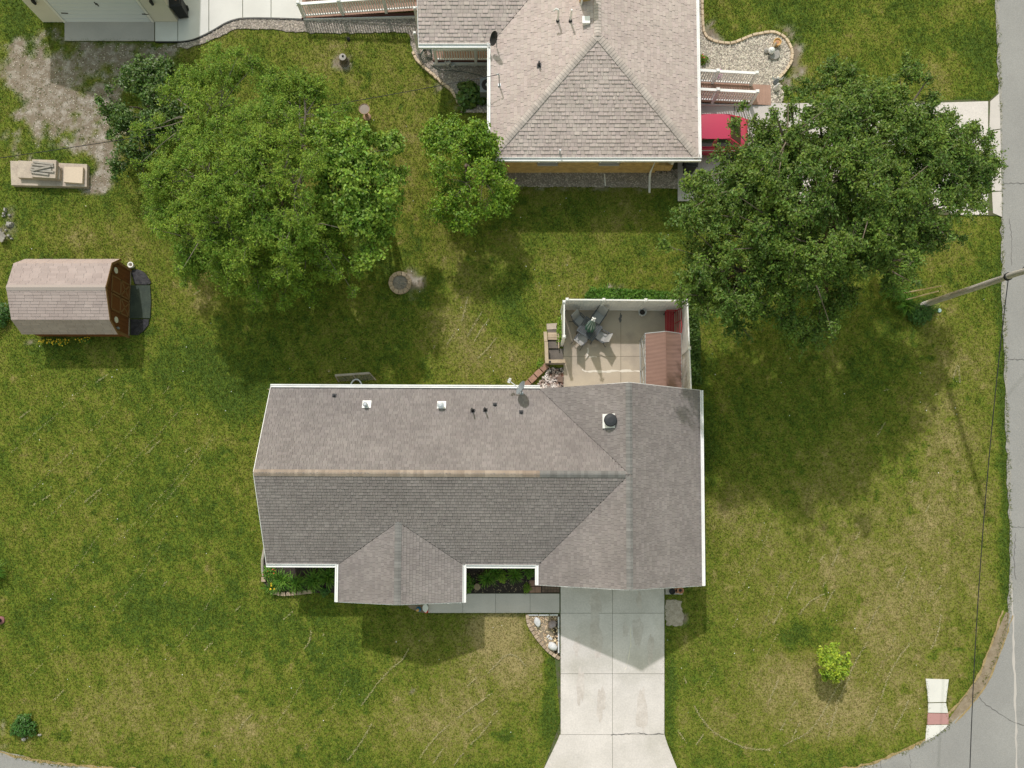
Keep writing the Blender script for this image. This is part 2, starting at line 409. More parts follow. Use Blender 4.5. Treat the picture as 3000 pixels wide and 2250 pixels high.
# ================================================================== STREETS
road_edge = smooth_line(G([(2912,-900),(2917,-300),(2920,0),(2930,280),(2935,640),(2941,900),(2949,1200),(2958,1500),(2960,1690),(2953,1800),(2932,1885),(2895,1972),(2850,2045),(2800,2105),(2735,2158),(2640,2207),(2520,2250),(2300,2283),(1985,2297),(1590,2297),(1000,2285),(500,2266),(280,2251),(120,2233),(0,2206),(-200,2170),(-900,2140)]), 5)
je = jitter_line(road_edge, 0.016, 0.2, 3)
RPOLY = je + G([(-900,2700),(3420,2800),(3400,-900)])
NOGRASS.append(RPOLY)
road = structure(MB().prism(RPOLY, -0.2, 0.012).build('road', 'asphalt'))
# worn edge, joints and cracks of the asphalt lie on it
mb = MB(); ribbon(mb, jitter_line([p for p in road_edge if True], 0.03, 0.35, 5)[:], 0.16, 0.017, var=0.6)
mb.build('road_edge', 'asphalt_edge', road, world=True)
mb = MB()
for pts, wd in (([(2940,538),(2975,537),(3080,541)],0.035), ([(2951,1052),(3000,1054),(3080,1052)],0.035), ([(2962,1543),(3000,1545),(3060,1542)],0.03),
            ([(2868,2042),(2885,2062),(2905,2075),(2925,2088),(2950,2105),(2985,2122),(3050,2140)],0.03),
            ([(2578,2228),(2581,2240),(2580,2250),(2585,2280)],0.025), ([(2664,2210),(2668,2230),(2666,2260)],0.02), ([(2975,1560),(2970,1640),(2975,1700)],0.025), ([(2956,640),(2964,700),(2962,780)],0.02)):
    ribbon(mb, jitter_line(G(pts), 0.03, 0.12, 9), wd, 0.019, var=0.5)
mb.build('crack', 'crack', road, world=True)
mb = MB(); ribbon(mb, jitter_line(G([(2962,1700),(2968,1850),(2972,2000),(2975,2120),(2978,2250),(2980,2400)]), 0.03, 0.3, 4), 0.10, 0.016, var=0.5)
mb.build('tar_line', 'concrete_grey', road, world=True)
# strip of worn soil and dead thatch round the corner
sp = smooth_line(G([(2952,1795),(2935,1850),(2905,1930),(2868,2010),(2820,2070),(2780,2115)]), 5)
mb = MB(); 
for k in range(len(sp)-1):
    t = k/(len(sp)-1); ww = 0.10 + 0.20*sin(pi*min(1, t*1.05))
    ribbon(mb, [sp[k], sp[k+1]], ww*2, 0.022)
verge = structure(mb.build('worn_verge', 'soil')); 
NOGRASS.append([ (p[0]-0.24, p[1]+0.12) for p in sp] + [(p[0]+0.3, p[1]-0.25) for p in sp[::-1]])
mb = MB(); ribbon(mb, jitter_line([(p[0]-0.26,p[1]+0.12) for p in sp], 0.03, 0.2, 2), 0.09, 0.026, var=0.6)
ribbon(mb, jitter_line([(p[0]+0.22,p[1]-0.12) for p in sp], 0.02, 0.2, 2), 0.06, 0.027, var=0.6)
ribbon(mb, jitter_line([p for p in smooth_line(G([(2780,2112),(2715,2163),(2640,2200),(2520,2244),(2300,2277)]),5)], 0.04, 0.2, 6), 0.13, 0.024, var=0.6)
ribbon(mb, jitter_line([p for p in smooth_line(G([(0,2203),(120,2230),(280,2247),(400,2254)]),5)], 0.04, 0.2, 6), 0.12, 0.024, var=0.6)
mb.build('dead_thatch', 'thatch', verge, world=True)
# kerb ramp with red tactile panel
kr = G([(2711,1988),(2778,1990),(2774,2030),(2770,2058)])
ramp = tag(thing('kerb_ramp', 'short white concrete pavement ramp with red tactile panel at the street corner', 'kerb ramp', *g(2742,2070)), kind=None)
def sl(poly, name, mat, z1, par, z0=0.0): 
    NOGRASS.append(poly); return MB().prism(poly, z0, z1).build(name, mat, par, world=True)
sl(G([(2711,1988),(2778,1990),(2773,2030),(2770,2056),(2718,2057),(2716,2030)]), 'slab', 'concrete_white', 0.045, ramp)
sl(G([(2718,2060),(2770,2059),(2776,2088),(2718,2087)]), 'slab', 'concrete_white', 0.045, ramp)
sl(G([(2717,2089),(2777,2090),(2778,2121),(2715,2122)]), 'tactile_panel', 'ramp_red', 0.047, ramp)
sl(G([(2714,2124),(2777,2123),(2765,2135),(2735,2158),(2710,2170)]), 'slab', 'concrete_white', 0.04, ramp)

# ================================================================== MAIN DRIVEWAY, FRONT WALK
bx_ = G([(1600,1640),(1642,2115),(1592,2252),(1560,2296),(2012,2296),(1985,2252),(1947,2163),(1947,1640)])
drive = structure(slab('driveway', bx_, -0.1, 0.03, 'joint'))
xs = (1642, 1794, 1946); ys = (1655, 1796, 1973, 2151)
for i in range(2):
    for j in range(3):
        a, b, c, d = xs[i]+0.5, xs[i+1]-0.5, ys[j]+0.5, ys[j+1]-0.5
        MB().prism(G([(a,c),(b,c),(b,d),(a,d)]), 0.03, 0.055).build('slab', 'concrete', drive, world=True)
MB().prism(G([(1640,2151.6),(1793.5,2151.6),(1793.5,2292),(1563,2292),(1594,2250),(1630,2175)]), 0.03, 0.052).build('slab', 'concrete', drive, world=True)
MB().prism(G([(1794.5,2151.6),(1946,2151.6),(1955,2180),(1983,2250),(2008,2292),(1794.5,2292)]), 0.03, 0.053).build('slab', 'concrete', drive, world=True)
mb = MB()
def blot(mb, cx, cy, rx, ry, z, seed, n=26, k=0.35):
    r = random.Random(seed); ph = [r.uniform(0, 6.3) for _ in range(4)]
    pts = []
    for i in range(n):
        t = 2*pi*i/n; s = 1 + k*(0.5*sin(2*t+ph[0])+0.35*sin(3*t+ph[1])+0.3*sin(5*t+ph[2])+0.25*sin(8*t+ph[3]))
        p = g(cx + rx*s*cos(t), cy + ry*s*sin(t)); pts.append((p[0], p[1], z))
    mb.add(pts[::-1], [list(range(n))])
for (cx, cy, rx, ry, sd_) in ((1745,1760,16,34,1),(1745,1850,18,75,2),(1700,2010,10,60,7),(1880,2080,14,70,8),(1760,2060,12,50,9),(1905,1900,10,40,10),(1690,1890,9,30,11),(1868,1850,13,48,3),(1832,1842,7,26,4),(1872,1760,9,22,6)):
    blot(mb, cx, cy, rx, ry, 0.058+0.0005*sd_, sd_)
M('stain_concrete', (0.475,0.425,0.39), (0.56,0.51,0.48), scale=2.5, rough=0.95, fine=0.12, fscale=12)
mb.build('stain', 'stain_concrete', drive, world=True)
mb = MB(); ribbon(mb, jitter_line(G([(1846,1835),(1848,1880),(1842,1920),(1836,1950),(1829,1965)]), 0.02, 0.15, 8), 0.05, 0.0625, var=0.6)
mb.build('salt_streak', 'crust', drive, world=True)
mb = MB(); ribbon(mb, jitter_line(G([(1790,2152),(1870,2146),(1900,2150),(1945,2148)]), 0.03, 0.12, 8), 0.03, 0.0605, var=0.6)
mb.build('crack', 'crack', drive, world=True)

walk = structure(slab('front_walk', G([(1254,1738),(1640,1737),(1640,1796),(1254,1796)]), -0.1, 0.035, 'joint'))
for a, b in ((1255,1355.6),(1356.4,1451.6),(1452.4,1552.6),(1553.4,1638.5)):
    MB().prism(G([(a,1739),(b,1739),(b,1795),(a,1795)]), 0.035, 0.06).build('slab', 'concrete_walk', walk, world=True)

# ================================================================== NORTH DRIVE (east of the second house) and street apron
nd = structure(slab('side_driveway', G([(1900,303),(2355,302),(2620,300),(2840,293),(2840,633),(2020,600),(1980,520),(1900,500)]), -0.1, 0.03, 'joint'))
for i, (a, b) in enumerate(((1985,2150),(2152,2340),(2342,2530),(2532,2690))):
    for (c, d) in ((304,440),(442,590)):
        MB().prism(G([(a,c),(b,c),(b,d),(a,d)]), 0.03, 0.05).build('slab', 'concrete_walk', nd, world=True)
ap = structure(slab('street_apron', G([(2692,300),(2838,292),(2895,297),(2925,270),(2936,640),(2925,632),(2895,632),(2798,632),(2692,600)]), -0.1, 0.02, 'joint'))
for q in ([(2692,304),(2893,298),(2893,402),(2692,404)], [(2692,406),(2893,404),(2893,520),(2692,520)], [(2692,522),(2893,522),(2893,630),(2800,630),(2692,590)]):
    MB().prism(G(q), 0.02, 0.048).build('slab', 'concrete', ap, world=True)
for q in ([(2900,298),(2926,275),(2929,378),(2897,383)], [(2897,386),(2929,381),(2931,470),(2898,475)], [(2903,480),(2931,474),(2933,560),(2905,560)], [(2905,564),(2933,562),(2934,636),(2908,625)]):
    MB().prism(G(q), 0.02, 0.04).build('slab', 'concrete_walk', ap, world=True)

# ================================================================== WHITE DRIVE by the detached garage
edge_w = smooth_line([(455,122),(522,122),(560,117),(590,106),(622,90),(660,68),(690,57),(720,53),(800,53),(885,56)], 5)
wd = structure(slab('garage_driveway', G([(150,-10),(190,66),(190,122)]+edge_w+[(900,-60),(150,-60)]), -0.1, 0.02, 'joint'))
MB().prism(G([(191,60),(453,60),(453,121),(191,121)]), 0.02, 0.05).build('slab', 'concrete_grey', wd, world=True)
def lower(a, b): return [p for p in edge_w if a < p[0] < b]
def yat(x):
    for i in range(len(edge_w)-1):
        if edge_w[i][0] <= x <= edge_w[i+1][0]:
            t = (x-edge_w[i][0])/(edge_w[i+1][0]-edge_w[i][0]+1e-9); return edge_w[i][1]*(1-t)+edge_w[i+1][1]*t
    return 54
for a, b, top in ((456,521,66),(523,612,-60),(614,711,-60),(713,794,-60),(796,886,-60)):
    MB().prism(G([(a,top),(a,yat(a))]+lower(a,b)+[(b,yat(b)),(b,top)]), 0.02, 0.05).build('slab', 'concrete_white', wd, world=True)
mb = MB(); mb.tube([g3(x,y+2,0.05) for x,y in edge_w], 0.03, 6); mb.build('edging_strip', 'black_plastic', wd, world=True)

# ================================================================== ROOF SHINGLES
def clip_convex(poly, clipper, inset=None):
    out = list(poly); n = len(clipper)
    for i in range(n):
        ax, ay = clipper[i]; bx, by = clipper[(i+1) % n]
        ex, ey = bx-ax, by-ay; L = sqrt(ex*ex+ey*ey)
        if L < 1e-6: continue
        nx, ny = -ey/L, ex/L; k = inset[i] if inset else 0
        src = out; out = []
        for j in range(len(src)):
            p = src[j]; q = src[(j+1) % len(src)]
            dp = (p[0]-ax)*nx+(p[1]-ay)*ny-k; dq = (q[0]-ax)*nx+(q[1]-ay)*ny-k
            if dp >= 0: out.append(p)
            if (dp >= 0) != (dq >= 0):
                t = dp/(dp-dq); out.append((p[0]+(q[0]-p[0])*t, p[1]+(q[1]-p[1])*t))
        if len(out) < 3: return []
    return out
class Roof:
    """collects the shingle pieces of one roof: the largest become parts, the rest one mesh"""
    def __init__(s, widths, expo, tmin, tmax): s.w = widths; s.e = expo; s.t = (tmin, tmax); s.mb = MB(); s.whole = []; s.deck = MB()
    def plane(s, poly, inset=None, over=0.0):
        poly = [Vector(p) for p in poly]
        n = Vector((0,0,0))
        for i in range(len(poly)):
            a, b = poly[i], poly[(i+1) % len(poly)]
            n += Vector(((a.y-b.y)*(a.z+b.z), (a.z-b.z)*(a.x+b.x), (a.x-b.x)*(a.y+b.y)))
        n.normalize()
        if n.z < 0: n = -n; poly = poly[::-1]; inset = inset and (inset[::-1][1:]+inset[::-1][:1])
        u = Vector((n.y, -n.x, 0)); 
        u = Vector((0,0,1)).cross(n).normalized(); v = n.cross(u).normalized()
        if v.z < 0: u, v = -u, -v
        O = poly[0]
        uv = [((p-O).dot(u), (p-O).dot(v)) for p in poly]
        k = len(s.deck.v)
        s.deck.add([p - n*0.004 for p in poly]+[p - n*0.06 for p in poly], [list(range(len(poly)))])
        umin = min(p[0] for p in uv); umax = max(p[0] for p in uv); vmin = min(p[1] for p in uv); vmax = max(p[1] for p in uv)
        c = 0; v0 = vmin
        while v0 < vmax:
            x = umin - random.random()*0.3
            while x < umax:
                w_ = random.choice(s.w); t = random.choice(s.t); gp = 0.004
                q = [(x+gp, v0), (x+w_-gp, v0), (x+w_-gp, v0+s.e*1.03), (x+gp, v0+s.e*1.03)]
                cl = clip_convex(q, uv, inset)
                x += w_
                if len(cl) < 3: continue
                area = 0.5*abs(sum(cl[i][0]*cl[(i+1)%len(cl)][1]-cl[(i+1)%len(cl)][0]*cl[i][1] for i in range(len(cl))))
                if area < 0.002: continue
                full = len(cl) == 4 and abs(area-(w_-2*gp)*s.e*1.03) < 1e-5
                if full and w_ == max(s.w): s.whole.append((O, u, v, n, q[0][0], v0, w_, t))
                else: s.piece(O, u, v, n, cl, v0, t)
            v0 += s.e; c += 1
    def piece(s, O, u, v, n, cl, v0, t):
        m = len(cl)
        bot = [O+u*p[0]+v*p[1] for p in cl]
        top = [O+u*p[0]+v*p[1]+n*(t*(1-(p[1]-v0)/(s.e*1.03))+0.004) for p in cl]
        s.mb.add(bot+top, [list(range(m, 2*m))]+[(i, (i+1)%m, m+(i+1)%m, m+i) for i in range(m)])
    def finish(s, parent, mat, limit=300):
        roof = s.deck.build('roof', 'deck_dark', parent, world=True)
        off = Vector(ROOT[parent.name])
        random.shuffle(s.whole); meshes = {}
        for k, (O, u, v, n, x, v0, w_, t) in enumerate(s.whole):
            if k >= limit:
                gp = 0.004
                s.piece(O, u, v, n, [(x,v0),(x+w_-2*gp,v0),(x+w_-2*gp,v0+s.e*1.03),(x,v0+s.e*1.03)], v0, t); continue
            key = (round(w_,3), round(t,4))
            if key not in meshes:
                W = w_-0.008; E = s.e*1.03
                me = bpy.data.meshes.new('shingle')
                me.from_pydata([(0,0,0),(W,0,0),(W,E,0),(0,E,0),(0,0,t+0.004),(W,0,t+0.004),(W,E,0.004),(0,E,0.004)], [], [(4,5,6,7),(0,1,5,4),(1,2,6,5),(2,3,7,6),(3,0,4,7)])
                me.materials.append(MATS[mat]); meshes[key] = me
            loc = O+u*x+v*v0-off
            mt = Matrix(((u.x,v.x,n.x,loc.x),(u.y,v.y,n.y,loc.y),(u.z,v.z,n.z,loc.z),(0,0,0,1)))
            inst(meshes[key], 'shingle', roof, mt)
        o = s.mb.build('shingles', mat, roof, world=True); o['kind'] = 'stuff'
        return roof
def ridge_caps(parent, roof, p0, p1, slopeL, slopeR, mat, wid=0.16, step=0.145, lift=0.02, name='ridge_cap'):
    """bent cap shingles from p0 to p1; slopeL/R are drop per metre on each side"""
    p0, p1 = Vector(p0), Vector(p1); d = p1-p0; L = d.length; d.normalize()
    side = Vector((d.y, -d.x, 0)).normalized()      # right-hand side
    off = Vector(ROOT[parent.name]); key = f'{mat}{slopeL:.3f}{slopeR:.3f}{step}'
    E = step*1.15
    me = bpy.data.meshes.new(name)
    def ring(x, h):
        cl = 1/sqrt(1+slopeL**2); cr = 1/sqrt(1+slopeR**2)
        return [(x, wid*cl, -wid*cl*slopeL+h), (x, 0.03, -0.03*slopeL+h), (x, -0.03, -0.03*slopeR+h), (x, -wid*cr, -wid*cr*slopeR+h)]
    v = ring(0, 0.018) + ring(E, 0.004) + ring(0, -0.01)
    me.from_pydata(v, [], [(0,1,5,4),(1,2,6,5),(2,3,7,6),(8,9,1,0),(9,10,2,1),(10,11,3,2)])
    me.materials.append(MATS[mat]); me.update()
    n = int(L/step)
    yv = Vector((0,0,1)).cross(d).normalized(); zv = d.cross(yv)
    for i in range(n):
        loc = p0 + d*(i*step) - off + Vector((0,0,lift))
        inst(me, name, roof, Matrix(((d.x,yv.x,zv.x,loc.x),(d.y,yv.y,zv.y,loc.y),(d.z,yv.z,zv.z,loc.z),(0,0,0,1))))
def gutter(parent, p0, p1, out, wdt=0.125, hgt=0.10, name='gutter'):
    p0, p1 = Vector(p0), Vector(p1); o = Vector((out[0], out[1], 0)).normalized()
    mb = MB()
    mb.bar(p0+o*0.012, p1+o*0.012, 0.02, 0.17)                       # fascia
    mb.bar(p0+o*(wdt/2+0.02)+Vector((0,0,-0.012)), p1+o*(wdt/2+0.02)+Vector((0,0,-0.012)), wdt, 0.012)
    mb.bar(p0+o*(wdt+0.02)+Vector((0,0,-0.03)), p1+o*(wdt+0.02)+Vector((0,0,-0.03)), 0.022, 0.12)
    mb.bar(p0+o*(wdt-0.004)+Vector((0,0,0.022)), p1+o*(wdt-0.004)+Vector((0,0,0.022)), 0.04, 0.012)
    d = (p1-p0).normalized()
    for q in (p0, p1): mb.bar(q+o*0.02+Vector((0,0,-0.035))-d*0.008, q+o*(wdt+0.02)+Vector((0,0,-0.035))-d*0.008, 0.012, 0.105)
    return mb.build(name, 'white_paint', parent, world=True)

# ================================================================== MAIN HOUSE
ZE, ZR = 2.6, 4.5
XL = g(787,1400,ZE)[0]; YB = g(1200,1138,ZE)[1]; YF = g(1200,1654,ZE)[1]
XGL = g(1579,1690,ZE)[0]; XGR = g(2053,1430,ZE)[0]; XR = g(1845,1500,ZR)[0]; YM = (YB+YF)/2
YGB = g(1800,1141,ZE)[1]; YGF = g(1800,1713,ZE)[1]
XPL = g(993,1700,ZE)[0]; XPR = g(1357,1700,ZE)[0]; XP = (XPL+XPR)/2; YP = g(1170,1765,ZE)[1]
pm = (ZR-ZE)/((YB-YF)/2); YPm = g(1170,1530,3.55)[1]; ZP = ZE + pm*(YPm-YF)
hx, hy = (XL+XGR)/2, YM
main = thing('ranch_house', 'long grey-brown shingled ranch house with white gutters and attached garage', 'house', hx, hy)
R = Roof([0.11,0.16,0.23], 0.142, 0.014, 0.023)
V = lambda x, y, z: Vector((x, y, z))
vi = 0.012
R.plane([V(XL,YB,ZE),V(XL,YM,ZR),V(XR,YM,ZR),V(XGL,YB,ZE)], [0,0,vi,0])
R.plane([V(XL,YF,ZE),V(XPL,YF,ZE),V(XP,YPm,ZP),V(XP,YM,ZR),V(XL,YM,ZR)], [0,vi,0,0,0])
R.plane([V(XP,YPm,ZP),V(XPR,YF,ZE),V(XGL,YF,ZE),V(XR,YM,ZR),V(XP,YM,ZR)], [vi,0,vi,0,0])
R.plane([V(XGL,YB,ZE),V(XR,YM,ZR),V(XR,YGB,ZR)], [vi,0,0])
R.plane([V(XGL,YF,ZE),V(XGL,YGF,ZE),V(XR,YGF,ZR),V(XR,YM,ZR)], [0,0,0,vi])
R.plane([V(XR,YGF,ZR),V(XGR,YGF,ZE),V(XGR,YGB,ZE),V(XR,YGB,ZR)])
R.plane([V(XPL,YF,ZE),V(XPL,YP,ZE),V(XP,YP,ZP),V(XP,YPm,ZP)], [0,0,0,vi])
R.plane([V(XPR,YP,ZE),V(XPR,YF,ZE),V(XP,YPm,ZP),V(XP,YP,ZP)], [0,vi,0,0])
roof = R.finish(main, 'shingle')
pg = (ZR-ZE)/(XR-XGL); pr = (ZR-ZE)/(XGR-XR); pp_ = (ZP-ZE)/(XP-XPL)
xt = g(1582,1390,ZR)[0]
ridge_caps(main, roof, (XL,YM,ZR), (xt,YM,ZR), pm, pm, 'cap_tan')
ridge_caps(main, roof, (xt,YM,ZR+0.004), (XR-0.1,YM,ZR+0.004), pm, pm, 'cap_grey')
ridge_caps(main, roof, (XR,YGF,ZR), (XR,YM,ZR), pg, pr, 'cap_grey')
ridge_caps(main, roof, (XR,YM,ZR+0.003), (XR,YGB,ZR+0.003), pg, pr, 'cap_grey')
ridge_caps(main, roof, (XP,YP,ZP), (XP,YPm+0.05,ZP), pp_, pp_, 'cap_grey')
# walls, gable ends, soffits
ov = 0.42
mb = MB()
mb.box2(XL+0.25, YF+ov, 0, XGL+0.3, YB-ov, ZE-0.02)
mb.box2(XGL+ov, YGF+0.3, 0, XGR-ov, YGB-0.3, ZE-0.021)
mb.box2(XPL+ov, YP+0.3, 0, XPR-ov, YF+ov, ZE-0.022)
mb.add([(XL+0.25,YF+ov,ZE-0.02),(XL+0.25,YB-ov,ZE-0.02),(XL+0.25,YM,ZR-0.22)], [(0,1,2)])
mb.add([(XGL+ov,YGF+0.3,ZE-0.02),(XGR-ov,YGF+0.3,ZE-0.02),(XR,YGF+0.3,ZR-0.22)], [(0,1,2)])
mb.add([(XGL+ov,YGB-0.3,ZE-0.02),(XGR-ov,YGB-0.3,ZE-0.02),(XR,YGB-0.3,ZR-0.22)], [(2,1,0)])
mb.add([(XPL+ov,YP+0.3,ZE-0.02),(XPR-ov,YP+0.3,ZE-0.02),(XP,YP+0.3,ZP-0.15)], [(0,1,2)])
mb.build('wall', 'cream_siding', main, world=True)
mb = MB()
mb.box2(XL+0.03, YF+0.02, ZE-0.12, XGL, YB-0.02, ZE-0.10); mb.box2(XGL+0.02, YGF+0.03, ZE-0.13, XGR-0.02, YGB-0.03, ZE-0.11); mb.box2(XPL+0.02, YP+0.03, ZE-0.14, XPR-0.02, YF+0.3, ZE-0.115)
mb.build('soffit', 'white_paint', main, world=True)
mb = MB()
gd = (XGL+ov+0.55, XGR-ov-0.55)
for k in range(4): mb.box2(gd[0], YGF+0.27, 0.06+0.53*k, gd[1], YGF+0.305, 0.06+0.53*k+0.51)
mb.build('garage_door', 'white_vinyl', main, world=True)
for (x, y, dx) in ((XL+2.2, YF+ov, 1),(XPL+1.6, YP+0.3, 1),(XPR+1.4, YF+ov, 1)):
    f = MB().box2(x, y-0.04, 0.95, x+1.3, y+0.02, 2.15).build('window', 'white_paint', main, world=True)
    MB().box2(x+0.07, y-0.05, 1.02, x+0.62, y-0.038, 2.08).build('pane', 'window_glass', f, world=True)
    MB().box2(x+0.68, y-0.05, 1.02, x+1.23, y-0.038, 2.08).build('pane', 'window_glass', f, world=True)
# rake boards
for a, b in (((XL,YF,ZE),(XL,YM,ZR)),((XL,YM,ZR),(XL,YB,ZE))):
    MB().bar(V(*a)+V(-0.012,0,-0.05), V(*b)+V(-0.012,0,-0.05), 0.025, 0.13).build('rake_board', 'white_paint', main, world=True)
for y, s in ((YGF,-1),(YGB,1)):
    for x in (XGL, XGR): MB().bar((x,y+s*0.012,ZE-0.07),(XR,y+s*0.012,ZR-0.07),0.025,0.11).build('rake_board', 'white_paint', main, world=True)
for x in (XPL, XPR): MB().bar((x,YP-0.012,ZE-0.07),(XP,YP-0.012,ZP-0.07),0.025,0.11).build('rake_board', 'white_paint', main, world=True)
gutter(main, (XL,YB,ZE), (XGL+0.05,YB,ZE), (0,1))
gutter(main, (XGR,YGF,ZE), (XGR,YGB,ZE), (1,0))
gutter(main, (XL,YF,ZE), (XPL-0.14,YF,ZE), (0,-1))
gutter(main, (XPR+0.14,YF,ZE), (XGL-0.14,YF,ZE), (0,-1))
gutter(main, (XPL,YP,ZE), (XPL,YF,ZE), (-1,0))
gutter(main, (XPR,YP,ZE), (XPR,YF,ZE), (1,0))
gutter(main, (XGL,YGF,ZE), (XGL,YF,ZE), (-1,0))
MB().tube([V(XL-0.10,YB-0.15,1.9),V(XL-0.20,YB-0.02,2.05),V(XL-0.32,YB+0.02,2.1)],0.02).build('wire_end','wood_new',main,world=True)
# things through the roof
def zback(y): return ZE + pm*(YB-y)
def on_back(px, py):
    z = 3.2
    for _ in range(12):
        x, y = g(px, py, z); z = zback(y)
    return V(x, y, z)
def slope_plate(mb, p, sx, sy, th, slope, axis='y', mi=0):
    """flat flashing plate lying on a roof slope; slope = rise per metre along +axis"""
    v = []
    for dz in (0.006, 0.006+th):
        for dx, dy in ((-1,-1),(1,-1),(1,1),(-1,1)):
            x, y = dx*sx/2, dy*sy/2; v.append((p.x+x, p.y+y, p.z+0.03+dz+slope*(y if axis == 'y' else x)))
    mb.add(v, [(3,2,1,0),(4,5,6,7),(0,1,5,4),(1,2,6,5),(2,3,7,6),(3,0,4,7)], mi)
for (px, py, big) in ((1074,1186,0),(1293,1187,1)):
    p = on_back(px, py); mb = MB(); slope_plate(mb, p, 0.40, 0.36, 0.012, -pm)
    o = mb.build('vent_flashing', 'white_paint', main, world=True)
    mb = MB().lathe([(0.09,p.z-0.05),(0.09,p.z+0.24),(0.15 if big else 0.10,p.z+0.25),(0.16 if big else 0.11,p.z+0.31),(0.06,p.z+0.36)], p.x-0.02, p.y-0.04, 16)
    mb.build('vent_cap', 'galvanised', o, smooth=False, world=True)
for (px, py) in ((979,1160),(1449,1184),(1526,1206)):
    p = on_back(px, py); mb = MB(); slope_plate(mb, p, 0.19, 0.14, 0.01, -pm)
    mb.lathe([(0.065,p.z-0.03),(0.06,p.z+0.10),(0.035,p.z+0.16)], p.x, p.y-0.03, 12)
    mb.build('pipe_boot', 'vent_dark', main, world=True)
for (px, py) in ((1384,1203),(1421,1201)):
    p = on_back(px, py); mb = MB(); slope_plate(mb, p, 0.20, 0.16, 0.01, -pm)
    mb.lathe([(0.075,p.z-0.03),(0.065,p.z+0.12),(0.035,p.z+0.16)], p.x, p.y, 12)
    mb.tube([p, p+V(0,0,0.62)], 0.035, 10)
    mb.build('vent_pipe', 'black_plastic', main, world=True)
# black round turbine on the garage slope
px, py = 1789, 1228
z = 4.0
for _ in range(12):
    x, y = g(px, py, z+0.3); z = ZE + pg*(x-XGL)
p = V(x-0.06, y-0.02, z); mb = MB(); slope_plate(mb, p, 0.50, 0.62, 0.014, pg, 'x')
o = mb.build('vent_flashing', 'white_paint', main, world=True)
MB().lathe([(0.16,z-0.12),(0.16,z+0.20),(0.28,z+0.20),(0.285,z+0.25),(0.25,z+0.30),(0.12,z+0.33)], p.x+0.05, p.y+0.01, 28).build('turbine_vent', 'vent_dark', o, smooth=False, world=True)
NOGRASS.append([(XL+0.3,YF+0.4),(XGR-0.4,YF+0.4),(XGR-0.4,YB-0.4),(XL+0.3,YB-0.4)])
NOGRASS.append([(XGL+0.3,YGF+0.3),(XGR-0.4,YGF+0.3),(XGR-0.4,YB),(XGL+0.3,YB)])
NOGRASS.append([(XPL+0.4,YP+0.3),(XPR-0.4,YP+0.3),(XPR-0.4,YF+1),(XPL+0.4,YF+1)])
main.rotation_euler = (0, 0, radians(-0.25))
# satellite dish clamped to the rear eave
p = on_back(1528, 1152)
dish = thing('satellite_dish', 'grey oval satellite dish on a short mast at the rear eave of the long roof', 'satellite dish', p.x, p.y, p.z)
MB().box(0,0,0.02,0.16,0.12,0.03).build('foot', 'metal_grey', dish)
MB().tube([(0,0,0.03),(0,0.0,0.45),(0.0,0.06,0.62)], 0.028, 8).build('mast', 'metal_grey', dish)
def make_dish(par, mat, c, nrm, rx, ry, arm_to, armmat):
    n = Vector(nrm).normalized(); a = n.cross(Vector((0,0,1))).normalized(); b = a.cross(n)
    mb = MB(); vs_ = []; K = 24
    for ring_ in (0.0, 0.35, 0.7, 1.0):
        for j in range(K):
            t = 2*pi*j/K; vs_.append(Vector(c)+a*cos(t)*rx*ring_+b*sin(t)*ry*ring_+n*(0.10*ring_*ring_))
    f = [(i*K+j, i*K+(j+1)%K, (i+1)*K+(j+1)%K, (i+1)*K+j) for i in range(3) for j in range(K)]
    mb.add(vs_, f); mb.add([q-n*0.018 for q in vs_], [tuple(reversed(q)) for q in f])
    rim = [3*K+j for j in range(K)]; kk = len(vs_)
    mb.add([vs_[i] for i in rim]+[vs_[i]-n*0.018 for i in rim], [(j,(j+1)%K,K+(j+1)%K,K+j) for j in range(K)])
    mb.build('reflector', mat, par, smooth=True)
    at = Vector(arm_to)
    am = MB().tube([Vector(c)-b*ry*0.9-n*0.02, at], 0.022, 6).build('arm', armmat, par)
    mb = MB()
    for k in (-1, 0, 1): mb.tube([at+a*0.08*k-n*0.03, at+a*0.08*k-n*0.13], 0.04, 8)
    mb.build('feed_horn', 'white_paint', am)
make_dish(dish, 'dish_grey', (0.02,0.10,0.68), (-0.86,0.38,0.34), 0.33, 0.40, (-0.62,0.50,0.62), 'white_paint')

def ray(px, py):
    u = (px-1500)/FPX; v = -(py-PPY)/FPX
    return Vector((u, v*cos(TILT)+sin(TILT), v*sin(TILT)-cos(TILT)))
def wall_y(px, py, Y0):
    d = ray(px, py); t = Y0/d.y; return Vector((d.x*t, Y0, CAMH+d.z*t))
def wall_x(px, py, X0):
    d = ray(px, py); t = X0/d.x; return Vector((X0, d.y*t, CAMH+d.z*t))

# ================================================================== SECOND HOUSE (north)
ZN = 2.45; PN = 0.33
XNL = g(1437,300,ZN)[0]; XNR = g(2043,300,ZN)[0]; YN = g(1700,463,ZN)[1]; HN = (XNR-XNL)/2; XC = (XNL+XNR)/2
YA = YN+HN; ZA = ZN+PN*HN; YNN = YN+19
YW = g(1330,131,ZN)[1]; XWL = g(1227,100,ZN)[0]
north = thing('hip_roof_house', 'tan brick house with pale pinkish shingled hip roof and white gutters', 'house', XC, YN+6)
R = Roof([0.13,0.19,0.26], 0.165, 0.010, 0.028)
R.plane([V(XNL,YN,ZN),V(XNR,YN,ZN),V(XC,YA,ZA)])
R.plane([V(XNL,YN,ZN),V(XC,YA,ZA),V(XC,YW+HN,ZA),V(XNL,YW,ZN)], [0,0,vi,0])
R.plane([V(XNR,YN,ZN),V(XNR,YNN,ZN),V(XC,YNN,ZA),V(XC,YA,ZA)])
R.plane([V(XWL,YW,ZN),V(XNL,YW,ZN),V(XC,YW+HN,ZA),V(XWL,YW+HN,ZA)], [0,vi,0,0])
